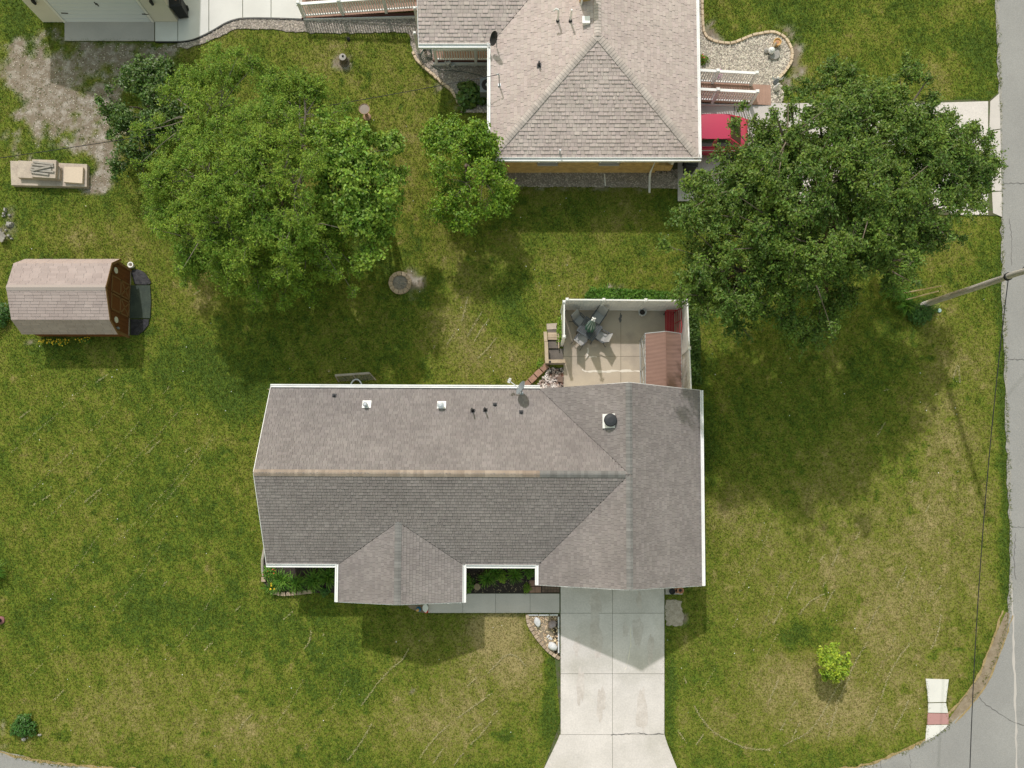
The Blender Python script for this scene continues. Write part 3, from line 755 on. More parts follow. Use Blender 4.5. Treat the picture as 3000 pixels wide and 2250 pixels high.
nroof = R.finish(north, 'shingle_north')
sh = PN/sqrt(2)*1.0
ridge_caps(north, nroof, (XNL,YN,ZN), (XC,YA,ZA), PN*0.7, PN*0.7, 'cap_north', wid=0.17, lift=0.03)
ridge_caps(north, nroof, (XNR,YN,ZN), (XC,YA,ZA), PN*0.7, PN*0.7, 'cap_north', wid=0.17, lift=0.03)
ridge_caps(north, nroof, (XC,YA-0.05,ZA+0.02), (XC,YW+HN,ZA+0.02), PN, PN, 'cap_north', wid=0.17)
gutter(north, (XNL-0.13,YN,ZN), (XNR+0.13,YN,ZN), (0,-1))
gutter(north, (XNR,YN,ZN), (XNR,YNN,ZN), (1,0))
gutter(north, (XNL,YN,ZN), (XNL,YW-0.14,ZN), (-1,0))
gutter(north, (XWL,YW,ZN), (XNL,YW,ZN), (0,-1))
MB().bar((XWL-0.012,YW,ZN-0.05),(XWL-0.012,YW+HN,ZA-0.05),0.025,0.14).build('rake_board','white_paint',north,world=True)
YWALL = g(1700,507,0)[1]; XWE = g(1918,507,0)[0]; XWW = XNL+0.5; YCP = g(1950,325,0)[1]
mb = MB(); mb.box2(XWW, YWALL+0.03, 0, XWE-0.03, YNN-0.4, ZN-0.02); mb.box2(XWE-0.05, YCP, 0, XNR-0.55, YNN-0.4, ZN-0.025)
mb.build('wall', 'mortar', north, world=True)
mb = MB(); bl, bh = 0.215, 0.075
wins = [(wall_y(1577,478,YWALL).x, wall_y(1632,478,YWALL).x), (wall_y(1757,478,YWALL).x, wall_y(1812,478,YWALL).x)]
for r_ in range(int(2.3/bh)):
    x = XWW - (0.1 if r_ % 2 else 0)
    while x < XWE:
        a, b = max(x, XWW), min(x+bl-0.012, XWE)
        if b-a > 0.03 and not any(a < w1+0.03 and b > w0-0.03 and r_*bh > 0.88 for w0, w1 in wins):
            mb.box2(a, YWALL, r_*bh+0.006, b, YWALL+0.05, r_*bh+bh-0.006)
        x += bl
o = mb.build('bricks', 'tan_brick', north, world=True); o['kind'] = 'stuff'
mb = MB()
for k in range(int(0.6/bh)):
    x = XWE
    while x < XNR-0.75:
        mb.box2(x, YWALL+0.1, k*bh+0.006, min(x+bl-0.012, XNR-0.75), YWALL+0.3, k*bh+bh-0.006); x += bl
o = mb.build('low_wall_bricks', 'tan_brick', north, world=True); o['kind'] = 'stuff'
for w0, w1 in wins:
    f = MB().box2(w0, YWALL+0.02, 1.0, w1, YWALL+0.08, 2.1).build('window', 'white_paint', north, world=True)
    MB().box2(w0+0.06, YWALL+0.005, 1.06, w1-0.06, YWALL+0.019, 2.04).build('pane', 'window_glass', f, world=True)
    MB().box2(w0-0.04, YWALL-0.10, 0.92, w1+0.04, YWALL+0.02, 0.98).build('sill', 'concrete_grey', f, world=True)
pt = MB(); pt.box(XNR-0.8, YWALL+0.2, 0, 0.12, 0.12, ZN-0.06); pt.build('post', 'white_paint', north, world=True)
dsp = wall_y(1917,477,YWALL-0.05); 
MB().tube([V(dsp.x,YN-0.06,ZN-0.1), V(dsp.x,YWALL-0.10,ZN-0.5), V(dsp.x-0.02,YWALL-0.10,0.25), V(dsp.x-0.02,YWALL-0.25,0.08), (*g(1902,566),0.07)], 0.055, 6).build('downspout','white_paint',north,world=True)
MB().tube([g3(1771,510,0.08), g3(1774,544,0.06)], 0.035, 6).build('drain_pipe','white_paint',north,world=True)
# chimney, pipes, vents
def north_slope(px, py, side):
    z = 3.4
    for _ in range(12):
        x, y = g(px, py, z); z = {'w': ZN+PN*(x-XNL), 'e': ZN+PN*(XNR-x), 's': ZN+PN*(y-YN)}[side]
    return V(x, y, z)
ch = g3(1716,-14,4.2); cb = MB()
for k in range(9):
    cb.box(ch.x, ch.y+0.25, 3.2+k*0.2, 0.50, 0.62, 0.19)
cb.build('chimney', 'tan_brick', nroof, world=True)
MB().box(ch.x, ch.y+0.25, 5.0, 0.6, 0.72, 0.08).build('chimney_cap', 'concrete_grey', nroof, world=True)
MB().tube([north_slope(1703,14,'w'), north_slope(1703,14,'w')+V(0,0,0.5)],0.05,8).build('vent_pipe','white_paint',north,world=True)
p = north_slope(1634,62,'w'); MB().tube([p, p+V(0,0,0.6), p+V(-0.03,0.02,0.72), p+V(-0.12,0.03,0.76), p+V(-0.2,0.03,0.66)],0.045,8).build('bent_pipe','white_paint',north,world=True)
MB().lathe([(0.09,p.z-0.03),(0.07,p.z+0.1)],p.x,p.y,10).build('pipe_boot','vent_dark',north,world=True)
p = north_slope(1671,62,'w'); MB().tube([p, p+V(0,0,0.75)],0.04,8).build('vent_pipe','white_paint',north,world=True)
MB().lathe([(0.09,p.z-0.03),(0.07,p.z+0.1)],p.x,p.y,10).build('pipe_boot','vent_dark',north,world=True)
p = north_slope(1716,66,'w'); mb = MB(); mb.box(p.x,p.y,p.z-0.02,0.28,0.28,0.16); mb.box(p.x,p.y+0.01,p.z+0.15,0.35,0.33,0.04); mb.build('box_vent','white_paint',north,world=True)
p = north_slope(1579,193,'w'); mb = MB(); slope_plate(mb,p,0.2,0.2,0.012,PN,'x'); mb.tube([p,p+V(0,0,0.3)],0.05,8); mb.build('vent_pipe','vent_dark',north,world=True)
p = north_slope(1640,449,'s'); MB().tube([p,p+V(0,0,0.32)],0.04,8).build('vent_pipe','galvanised',north,world=True)
p = north_slope(1463,250,'w'); mb = MB(); mb.box(p.x,p.y,p.z,0.13,0.13,0.06); mb.tube([p,p+V(0,0,0.75),p+V(-0.04,0.03,0.82),p+V(-0.12,0.03,0.8)],0.03,8); mb.build('service_mast','metal_grey',north,world=True)
d2 = thing('roof_dish', 'black oval satellite dish at the inner corner of the pinkish roof', 'satellite dish', *g(1455,135,2.7), 2.62)
MB().tube([(0,0,0),(0,0.02,0.45)],0.025,8).build('mast','metal_grey',d2)
make_dish(d2, 'black_metal', (-0.05,0.05,0.55), (-0.75,-0.25,0.42), 0.26, 0.36, (-0.45,-0.1,0.3), 'white_paint')
NOGRASS.append([(XWW,YWALL),(XNR,YWALL),(XNR,YNN),(XWW,YNN)])

# ------------------------------------------------------------------ railings, porch and ramps
def railing(par, p0, p1, zf0, zf1, h=0.92, posts=(0,0.5,1), step=0.125, mat='white_paint'):
    p0 = Vector((p0[0],p0[1],0)); p1 = Vector((p1[0],p1[1],0)); L = (p1-p0).length; d = (p1-p0)/L
    zf = lambda t: zf0+(zf1-zf0)*t
    for zz, sz in ((h, 0.07), (0.12, 0.05)):
        MB().bar(p0+V(0,0,zf0+zz), p1+V(0,0,zf1+zz), 0.13 if zz > 0.5 else 0.07, sz).build('rail', mat, par, world=True)
    for t in posts:
        q = p0+d*L*t; m = MB(); m.box(q.x,q.y,max(0,zf(t)-0.15),0.14,0.14,h+0.22, atan2(d.y,d.x)); po = m.build('post', mat, par, world=True)
        MB().box(q.x,q.y,max(0,zf(t)-0.15)+h+0.225,0.19,0.19,0.05,atan2(d.y,d.x),taper=0.6).build('post_cap', 'white_paint', po, world=True)
    n = int(L/step)
    for i in range(1, n):
        t = i/n; q = p0+d*L*t
        if any(abs(t-s)*L < 0.08 for s in posts): continue
        MB().box(q.x,q.y,zf(t)+0.14,0.052,0.052,h-0.17,atan2(d.y,d.x)).build('baluster', mat, par, world=True)
yp = g(1350,192,0.0)[1]; xp0 = g(1268,186,0.5)[0]; xp1 = XWW+0.3
porch = thing('porch', 'raised porch with white railing under the side roof of the brick house', 'porch', (xp0+xp1)/2, yp)
NOGRASS.append([(xp0,yp),(xp1,yp),(xp1,yp+5),(xp0,yp+5)])
for k in range(14):
    MB().box2(xp0, yp+0.10+k*0.2, 0.30, xp1, yp+0.10+k*0.2+0.19, 0.34).build('deck_board','deck_board',porch,world=True)
MB().box2(xp0, yp+0.05, 0.02, xp1, yp+0.09, 0.33).build('skirt','deck_maroon',porch,world=True)
MB().box2(xp0, yp-0.03, 0.02, xp1, yp+0.04, 0.20).build('skirt_board','white_vinyl',porch,world=True)
railing(porch, (xp0+0.08,yp+0.04), (xp1,yp+0.04), 0.34, 0.34, h=0.86, posts=(0.02,0.56,0.99))
for (cx_, cy_) in ((1221,118),(1221,48)):
    q = g(cx_+6, cy_+38, 0); MB().box(q[0],q[1],0,0.12,0.12,1.55).build('post','white_vinyl',porch,world=True)
    MB().box(q[0],q[1],1.55,0.16,0.16,0.05,taper=0.6).build('post_cap','white_paint',porch,world=True)
lr0 = g(884,53,0.1); lr1 = g(1226,46,0.1)
lr = thing('entry_ramp', 'long brown-decked ramp with white baluster railing rising to the side porch', 'ramp', *lr0)
NOGRASS.append([lr0, lr1, (lr1[0]+1,lr1[1]+1.6), (lr0[0],lr0[1]+1.6)])
for k in range(44):
    t = k/44; x = lr0[0]+(lr1[0]+0.6-lr0[0])*t; zf_ = 0.08+0.46*t; MB().box2(x, lr0[1]+0.02+(lr1[1]-lr0[1])*t, zf_-0.03, x+0.142, lr0[1]+1.5, zf_).build('deck_board','deck_board',lr,world=True)
MB().bar((lr0[0],lr0[1]-0.02,0.0),(lr1[0],lr1[1]-0.02,0.26),0.03,0.24).build('skirt','deck_maroon',lr,world=True)
MB().bar((lr0[0]+0.1,lr0[1]-0.07,0.02),(lr1[0],lr1[1]-0.07,0.06),0.05,0.22).build('skirt_board','white_vinyl',lr,world=True)
railing(lr, (lr0[0],lr0[1]+0.06), (lr1[0],lr1[1]+0.06), 0.08, 0.52, posts=(0.02,0.36,0.73))
railing(lr, (lr0[0],lr0[1]+1.45), (lr1[0],lr1[1]+1.45), 0.08, 0.52, posts=(0.02,0.36,0.73))
ea = g(2048,241,0.3); eb = g(2262,243,0.05); ec = g(2048,300,0.3)
er = thing('east_ramp', 'brown-decked ramp with two white railings beside the pale gravel bed', 'ramp', *g(2150,270))
X0 = XNR-0.9; nb = int((eb[0]-X0)/0.15)
for k in range(nb):
    x = X0+k*0.15; t = k/nb; zf_ = 0.44*(1-t)+0.06
    MB().box2(x, ec[1], zf_-0.03, x+0.143, ea[1], zf_).build('deck_board','deck_board',er,world=True)
NOGRASS.append([(X0,ec[1]),(eb[0],ec[1]),(eb[0],ea[1]),(X0,ea[1])])
zt = lambda x: 0.44*(1-(x-X0)/(eb[0]-X0))+0.06
for yy in (ea[1]-0.03, ec[1]+0.06):
    xa, xb = XNR-0.3, g(2200,270,0.1)[0]
    railing(er, (xa,yy), (xb,yy), zt(xa), zt(xb), posts=(0,0.45,0.99))
MB().bar((X0,ec[1]-0.03,0.2),(g(2196,300)[0],ec[1]-0.03,0.06),0.04,0.16).build('skirt_board','white_vinyl',er,world=True)

# ------------------------------------------------------------------ cars
def make_car(name, label, x, y, rz, paint, L=4.45, W=1.76, Ht=1.44):
    t = thing(name, label, 'car', x, y, 0.05, rz)
    st = [(-2.22,0.62,0.50,0.66),(-2.12,0.78,0.30,0.80),(-1.75,0.86,0.22,0.93),(-1.2,0.88,0.20,0.95),(-0.4,0.88,0.20,0.94),(0.6,0.88,0.20,0.92),(1.05,0.87,0.20,0.90),(1.6,0.84,0.22,0.82),(2.0,0.76,0.28,0.72),(2.2,0.60,0.42,0.60)]
    mb = MB(); vs_ = []; K = 9
    for (sx, hw, zl, zt_) in st:
        prof = [(-hw*0.9,zl),(-hw,zl+0.12),(-hw,zt_-0.22),(-hw*0.94,zt_-0.05),(-hw*0.55,zt_+0.02),(hw*0.55,zt_+0.02),(hw*0.94,zt_-0.05),(hw,zt_-0.22),(hw,zl+0.12)]
        vs_ += [(sx, a, b) for a, b in prof]
    f = []
    for i in range(len(st)-1):
        for j in range(K): f.append((i*K+j, i*K+(j+1)%K, (i+1)*K+(j+1)%K, (i+1)*K+j))
    f.append(tuple(range(K))[::-1]); f.append(tuple((len(st)-1)*K+j for j in range(K)))
    mb.add(vs_, [q[::-1] for q in f]); body = mb.build('body', paint, t, smooth=True)
    # glasshouse
    base = [(-1.80,0.74),(1.10,0.74)]; top = [(-1.02,0.60),(0.30,0.60)]; zb, ztp = 0.92, Ht
    P8 = [V(-1.80,-0.76,zb),V(1.10,-0.76,zb),V(1.10,0.76,zb),V(-1.80,0.76,zb),V(-1.10,-0.60,ztp-0.03),V(0.28,-0.60,ztp-0.03),V(0.28,0.60,ztp-0.03),V(-1.10,0.60,ztp-0.03)]
    m = MB(); m.add(P8, [(0,1,5,4),(1,2,6,5),(2,3,7,6),(3,0,4,7)]); cab = m.build('cabin', paint, t)
    m = MB(); rv = []
    for ix in range(6):
        for iy in range(6):
            a = -1.12+1.42*ix/5; b = -0.62+1.24*iy/5; e = (2*ix/5-1)**4; e2 = (2*iy/5-1)**2
            rv.append((a, b, ztp-0.03*e-0.035*e2+0.005))
    m.add(rv, [(i*6+j, (i+1)*6+j, (i+1)*6+j+1, i*6+j+1) for i in range(5) for j in range(5)]); m.build('roof', paint, t, smooth=True)
    def pane(a, b, c, d, k, nm):
        ce = (a+b+c+d)/4; n = (b-a).cross(d-a).normalized()
        q = [ce+(p_-ce)*k+n*0.012 for p_ in (a,b,c,d)]
        MB().add(q, [(0,1,2,3)]).build(nm, 'glass_dark', t)
    pane(P8[1],P8[2],P8[6],P8[5],0.90,'windscreen'); pane(P8[3],P8[0],P8[4],P8[7],0.88,'rear_window')
    for s, (a,b,c,d) in ((-1,(P8[0],P8[1],P8[5],P8[4])),(1,(P8[2],P8[3],P8[7],P8[6]))):
        for f0, f1 in ((0.10,0.46),(0.49,0.92)):
            if s < 0: q = [a+(b-a)*f0, a+(b-a)*f1, d+(c-d)*f1, d+(c-d)*f0]
            else: q = [a+(b-a)*(1-f1), a+(b-a)*(1-f0), d+(c-d)*(1-f0), d+(c-d)*(1-f1)]
            pane(*[Vector(p_) for p_ in q], 0.86, 'side_window')
        MB().bar((-1.7,s*0.885,0.80),(1.0,s*0.885,0.78),0.015,0.03).build('trim_strip','white_paint',t)
        MB().box(0.75,s*0.93,0.93,0.16,0.18,0.11).build('mirror',paint,t)
    for wx in (-1.35,1.35):
        for s in (-1,1):
            wl = MB(); wl.tube([(wx,s*0.70,0.31),(wx,s*0.88,0.31)],0.31,18); wo = wl.build('wheel','tyre',t)
            MB().tube([(wx,s*0.875,0.31),(wx,s*0.89,0.31)],0.19,14).build('rim','metal_grey',wo)
    for s in (-1,1):
        MB().box(-2.13,s*0.60,0.62,0.16,0.26,0.13).build('tail_lamp','lamp_red',t)
        MB().box(2.08,s*0.56,0.56,0.16,0.30,0.12).build('headlamp','lamp_clear',t)
    MB().bar((-1.55,0,ztp-0.17),(-1.42,0.1,ztp-0.05),0.01,0.01).build('aerial','black_metal',t)
    return t
cx_, cy_ = g(2188,390,0.6); make_car('parked_car', 'red car parked under the eave of the brick house', cx_-2.2, g(2100,388,0.9)[1], pi, 'car_red')
cx_, cy_ = g(2605,545,0.9); make_car('parked_car', 'silver car almost hidden below the large tree on the side driveway', cx_, cy_, 0.0, 'car_silver')

# ================================================================== DETACHED GARAGE (top left corner)
YG0 = g(300,65,0)[1]; XG0 = g(126,64,0)[0]; XG1 = g(522,65,0)[0]
ga = thing('detached_garage', 'cream sided garage with pale grey double door at the edge of the gravel', 'garage', (XG0+XG1)/2, YG0+3.5)
MB().box2(XG0+0.03, YG0+0.03, 0, XG1-0.03, YG0+8, 2.75).build('wall','cream_siding',ga,world=True)
dx0, dx1 = g(195,57,0)[0], g(446,57,0)[0]
for k in range(26):
    for a, b in ((XG0,dx0-0.13),(dx1+0.13,XG1)):
        v_ = [(a,YG0-0.012,k*0.1+0.02),(b,YG0-0.012,k*0.1+0.02),(b,YG0+0.02,k*0.1+0.12),(a,YG0+0.02,k*0.1+0.12),(a,YG0+0.03,k*0.1+0.02),(b,YG0+0.03,k*0.1+0.02)]
        MB().add(v_,[(0,1,2,3),(4,5,1,0)]).build('siding_board','cream_siding',ga,world=True)
for k in range(26): MB().box2(XG1-0.03, YG0+0.02, k*0.1+0.02, XG1+0.005, YG0+7.9, k*0.1+0.115).build('siding_board','cream_siding',ga,world=True)
dr = MB().box2(dx0, YG0-0.01, 0.03, dx1, YG0+0.025, 2.25).build('garage_door','garage_door',ga,world=True)
for k in range(8): MB().box2(dx0+0.05, YG0-0.028, 0.06+k*0.27, dx1-0.05, YG0-0.009, 0.06+k*0.27+0.245).build('door_panel','garage_door',dr,world=True)
for px0, px1, py in ((179,199,38),(416,435,41),(276,282,6),(283,289,10)):
    a = wall_y(px0,py,YG0-0.035); b = wall_y(px1,py+ (8 if px1-px0 < 8 else 1),YG0-0.035); MB().bar(a,b,0.03,0.045).build('strap_hinge','black_metal',dr,world=True)
for x in (dx0-0.065, dx1+0.065): MB().box2(x-0.06, YG0-0.045, 0, x+0.06, YG0+0.01, 2.4).build('door_casing','white_paint',ga,world=True)
MB().box2(dx0, YG0-0.12, 0.0, dx1, YG0-0.03, 0.06).build('threshold','concrete_grey',ga,world=True)
for px_, py_ in ((99,6),(444,8)):
    q = wall_y(px_,py_,YG0-0.10); m = MB(); m.lathe([(0.05,q.z-0.14),(0.07,q.z-0.12),(0.085,q.z+0.10),(0.03,q.z+0.18)],q.x,q.y,8); m.box(q.x,q.y+0.06,q.z,0.08,0.1,0.06); m.build('wall_lamp','black_metal',ga,world=True)
MB().box2(XG0-0.3,YG0-0.3,2.75,XG1+0.3,YG0+8,2.87).build('soffit','white_paint',ga,world=True)
ym = (XG0+XG1)/2
m = MB(); m.add([(XG0-0.35,YG0-0.35,2.87),(ym,YG0-0.35,4.3),(XG1+0.35,YG0-0.35,2.87),(XG0-0.35,YG0+8,2.87),(ym,YG0+8,4.3),(XG1+0.35,YG0+8,2.87)],[(0,3,4,1),(1,4,5,2),(0,1,2)]); m.build('roof','shingle_north',ga,world=True)
NOGRASS.append([(XG0,YG0),(XG1,YG0),(XG1,YG0+8),(XG0,YG0+8)])
def wheelie_bin(label, x, y, rz, grp='black wheelie bins'):
    b = thing('wheelie_bin', label, 'bin', x, y, 0.05, rz, grp)
    m = MB(); m.box(0,0,0.08,0.46,0.52,0.88,taper=1.18); m.build('body','black_plastic',b)
    m = MB(); m.box(0,-0.01,0.965,0.60,0.68,0.05); m.box(0,-0.01,1.016,0.50,0.56,0.03,taper=0.85); l = m.build('lid','black_plastic',b)
    MB().tube([(-0.22,0.36,0.95),(0.22,0.36,0.95)],0.018,6).build('handle','black_plastic',b)
    for s in (-1,1): MB().tube([(s*0.20,0.22,0.12),(s*0.27,0.22,0.12)],0.12,12).build('wheel','tyre',b)
    return b, l
b, l = wheelie_bin('black wheelie bin with orange sticker standing beside the detached garage', *g(541,44), radians(8))
MB().box(0.06,0.05,1.047,0.10,0.17,0.004,0.15).build('sticker','sticker_orange',l)
MB().lathe([(0.06,1.047),(0.058,1.05)],-0.1,0.12,12).build('sticker','concrete_grey',l)
wheelie_bin('black wheelie bin standing below the corner of the brick house', *g(2013,498), radians(-5))

# ================================================================== BARN SHED
zs = dict(e=1.2, k=1.95, r=2.37)
SXR = g(345.8,975,zs['e'])[0]; SXL = g(64,980,zs['e'])[0]
yfe = g(200,979,zs['e'])[1]; ybe = g(200,759.5,zs['e'])[1]; yfk = g(180,936.5,zs['k'])[1]; ybk = g(180,772,zs['k'])[1]; yr_ = g(160,842,zs['r'])[1]
shed = thing('barn_shed', 'small brown gambrel-roofed barn shed with pale pinkish shingles', 'shed', (SXL+SXR)/2, yr_)
R = Roof([0.42], 0.14, 0.008, 0.012)
prof = [(yfe,zs['e']),(yfk,zs['k']),(yr_,zs['r']),(ybk,zs['k']),(ybe,zs['e'])]
for (ya, za), (yb, zb) in zip(prof[:-1], prof[1:]):
    R.plane([V(SXL,ya,za),V(SXR,ya,za),V(SXR,yb,zb),V(SXL,yb,zb)])
sroof = R.finish(shed, 'shingle_shed')
s1 = (zs['r']-zs['k'])/(yr_-yfk)
m = MB()
m.add([(SXL,yr_-0.14,zs['r']-0.14*s1+0.022),(SXR,yr_-0.14,zs['r']-0.14*s1+0.022),(SXR,yr_,zs['r']+0.03),(SXL,yr_,zs['r']+0.03),(SXL,yr_+0.14,zs['r']-0.14*s1+0.022),(SXR,yr_+0.14,zs['r']-0.14*s1+0.022)],[(0,1,2,3),(3,2,5,4)])
m.build('ridge_cap','cap_shed',sroof,world=True)
wx0, wx1 = SXL+0.1, SXR-0.12; wy0, wy1 = yfe+0.16, ybe-0.16
m = MB(); m.box2(wx0,wy0,0.08,wx1,wy1,zs['e']+0.05)
for xx, fl in ((wx1,0),(wx0,1)):
    q = [(xx,wy0,zs['e']),(xx,yfk+0.1,zs['k']-0.06),(xx,yr_,zs['r']-0.06),(xx,ybk-0.1,zs['k']-0.06),(xx,wy1,zs['e'])]
    m.add(q, [(4,3,2,1,0) if fl else (0,4,3,2,1)])
m.build('wall','barn_brown',shed,world=True)
# vertical boards of the door end
x = wx1
def ztop(y):
    for (ya, za), (yb, zb) in zip(prof[:-1], prof[1:]):
        if ya <= y <= yb: return za+(zb-za)*(y-ya)/(yb-ya)-0.09
    return zs['e']-0.05
y = wy0
while y < wy1-0.05:
    yb_ = min(y+0.2, wy1); m = MB()
    m.add([(x+0.018,y+0.006,0.1),(x+0.018,yb_-0.006,0.1),(x+0.018,yb_-0.006,ztop(yb_-0.006)),(x+0.018,y+0.006,ztop(y+0.006)),(x,y,0.1),(x,yb_,0.1),(x,yb_,ztop(yb_)),(x,y,ztop(y))],[(0,1,2,3),(4,0,3,7),(1,5,6,2)])
    m.build('board','barn_brown',shed,world=True); y += 0.2
for yy, zz in ((yfe,zs['e']),):
    pass
for (ya, za), (yb, zb) in zip(prof[:-1], prof[1:]):
    MB().bar((SXR+0.012,ya,za-0.05),(SXR+0.012,yb,zb-0.05),0.025,0.11).build('rake_board','barn_trim',shed,world=True)
ym0, ym1 = yr_-0.85, yr_+0.85
for k, (ya, yb) in enumerate(((ym0,yr_-0.02),(yr_+0.02,ym1))):
    d = MB().box2(x+0.02,ya,0.14,x+0.045,yb,1.75).build('door','barn_brown',shed,world=True)
    xx = x+0.055
    for a, b in (((ya+0.05,0.18),(ya+0.05,1.71)),((yb-0.05,0.18),(yb-0.05,1.71)),((ya,0.18),(yb,0.18)),((ya,1.71),(yb,1.71)),((ya,0.95),(yb,0.95)),((ya+0.08,0.2),(yb-0.08,0.9)),((ya+0.08,0.9),(yb-0.08,0.2))):
        MB().bar((xx,a[0],a[1]),(xx,b[0],b[1]),0.07,0.02,up=(1,0,0)).build('door_batten','barn_trim',d,world=True)
for px_, py_ in ((340,792),(341,937)):
    q = wall_x(px_,py_,x+0.03); m = MB(); n_ = 16
    for k_, sc in ((0.03,1.0),(0.04,0.9)): m.add([(x+k_,q.y+0.15*sc*cos(2*pi*j/n_),q.z+0.17*sc*sin(2*pi*j/n_)) for j in range(n_)],[list(range(n_))])
    m.build('oval_plate','statue_white',shed,world=True)
q = wall_x(346,961,x+0.06); MB().lathe([(0.05,q.z-0.08),(0.07,q.z),(0.03,q.z+0.1)],q.x,q.y,8).build('lamp','dish_grey',shed,world=True)
for yy in (wy0, wy1): MB().box2(x-0.02,yy-0.06,0.02,x+0.05,yy+0.06,1.25).build('corner_board','barn_trim',shed,world=True)
NOGRASS.append([(wx0,wy0),(wx1+0.3,wy0),(wx1+0.3,wy1),(wx0,wy1)])
apron = thing('shed_apron', 'dark green matting and black sheeting laid before the barn shed doors', 'matting', *g(412,885))
sl(smooth_line(G([(384,795),(400,790),(420,796),(434,812),(440,833),(384,833)]),4)[:-1], 'sheet', 'tarp_black', 0.05, apron)
sl(G([(379,837),(441,837),(444,885),(441,933),(379,933)]), 'mat', 'ramp_mat', 0.06, apron)
sl(G([(383,936),(438,936),(436,952),(420,972),(405,982),(383,982)]), 'sheet', 'tarp_black', 0.05, apron)
MB().box2(g(377,835)[0],g(377,985)[1],0,g(384,835)[0],g(377,780)[1],0.10).build('sill_beam','wood_grey',apron,world=True)
wp = thing('flower_pot', 'small white ring-shaped pot beside the barn shed', 'flower pot', *g(389,780))
MB().lathe([(0.10,0),(0.14,0.2),(0.145,0.24),(0.10,0.24),(0.09,0.17)],0,0,18).build('pot','statue_white',wp)
MB().lathe([(0.09,0.16),(0.02,0.19)],0,0,10).build('earth','soil',wp)

# ================================================================== PATIO
pat = structure(slab('patio', G([(1650,904),(2005,904),(2012,1170),(1650,1170)]), -0.1, 0.02, 'joint'))
for q in ([(1651,906),(1818,906),(1818,1044.2),(1651,1044.2)],[(1819,906),(2004,906),(2008,1044.2),(1819,1044.2)],[(1651,1045),(1818,1045),(1818,1168),(1651,1168)],[(1819,1045),(2008,1045),(2010,1168),(1819,1168)]):
    MB().prism(G(q), 0.02, 0.045).build('slab','patio',pat,world=True)
mb = MB(); blot(mb,1817,934,5,10,0.05,5,n=16,k=0.5); ribbon(mb, G([(1817,918),(1817,926)]),0.03,0.049); mb.build('stain','crack',pat,world=True)
mb = MB(); ribbon(mb, jitter_line(G([(1705,1082),(1712,1088),(1760,1089),(1820,1087),(1880,1088)]),0.02,0.1,4),0.09,0.05,var=0.6)
ribbon(mb, jitter_line(G([(1717,1048),(1722,1030),(1720,1015)]),0.03,0.1,4),0.06,0.05,var=0.8); ribbon(mb, jitter_line(G([(1725,1046),(1745,1044),(1752,1048)]),0.02,0.1,4),0.05,0.05,var=0.8)
mb.build('lime_crust','crust',pat,world=True)
# fence
fz = 1.78
fence = thing('privacy_fence', 'white vinyl privacy fence round the patio', 'fence', *g(1830,900))
def fpt(px, py): return g(px, py, fz)
fA, fB = fpt(1662,877), fpt(2014,880); fC = fpt(2025.5,1150); fD, fE = fpt(1653,884), fpt(1653,986)
def fence_run(a, b, posts, wav=0.0):
    a = Vector((*a,0)); b = Vector((*b,0)); L = (b-a).length; d = (b-a)/L; hd = atan2(d.y,d.x)
    MB().bar(a+V(0,0,fz-0.07), b+V(0,0,fz-0.07), 0.065, 0.09).build('rail','white_vinyl',fence,world=True)
    MB().bar(a+V(0,0,0.14), b+V(0,0,0.14), 0.05, 0.13).build('rail','white_vinyl',fence,world=True)
    n = int(L/0.152)
    for i in range(n):
        q = a+d*(L*(i+0.5)/n); MB().box(q.x,q.y,0.19,L/n-0.008,0.028,fz-0.29,hd).build('board','white_vinyl',fence,world=True)
    for t in posts:
        q = a+d*L*t; po = MB().box(q.x,q.y,0,0.125,0.125,fz,hd).build('post','white_vinyl',fence,world=True)
        MB().box(q.x,q.y,fz+0.002,0.155,0.155,0.06,hd,taper=0.55).build('post_cap','white_paint',po,world=True)
fence_run(fA, fB, (0, 0.305, 0.655, 1.0))
fence_run(fB, fC, (0.52,))
fence_run(fD, fE, (0.0, 1.0))
# table with closed umbrella
tx, ty = g(1727,964,0.72); ta = radians(-35)
tab = thing('patio_table', 'square grey slatted patio table with the closed umbrella through it', 'table', tx, ty, 0.045, ta)
TW, TD = 0.96, 0.86
for s in (-1,1):
    MB().box(0,s*(TD/2-0.03),0.69,TW,0.06,0.035).build('frame','table_slat',tab); MB().box(s*(TW/2-0.03),0,0.691,0.06,TD-0.125,0.035).build('frame','table_slat',tab)
    for s2 in (-1,1): MB().box(s*(TW/2-0.05),s2*(TD/2-0.05),0,0.045,0.045,0.69).build('leg','frame_grey',tab)
for k in range(11):
    if k == 5: 
        for s in (-1,1): MB().box(s*0.24,0,0.70,0.38,0.045,0.018).build('slat','table_slat',tab)
    else: MB().box(0,-TD/2+0.105+k*0.065,0.70,TW-0.13,0.045,0.018).build('slat','table_slat',tab)
um = thing('patio_umbrella', 'closed green patio umbrella with grey edging standing in the table', 'umbrella', tx, ty, 0.045, 0.4)
MB().tube([(0,0,0),(0,0,2.45)],0.022,8).build('pole','metal_grey',um)
MB().lathe([(0.24,0.0),(0.25,0.06),(0.05,0.12)],0,0,16).build('base','black_metal',um)
mb = MB(); mg = MB(); nf = 8
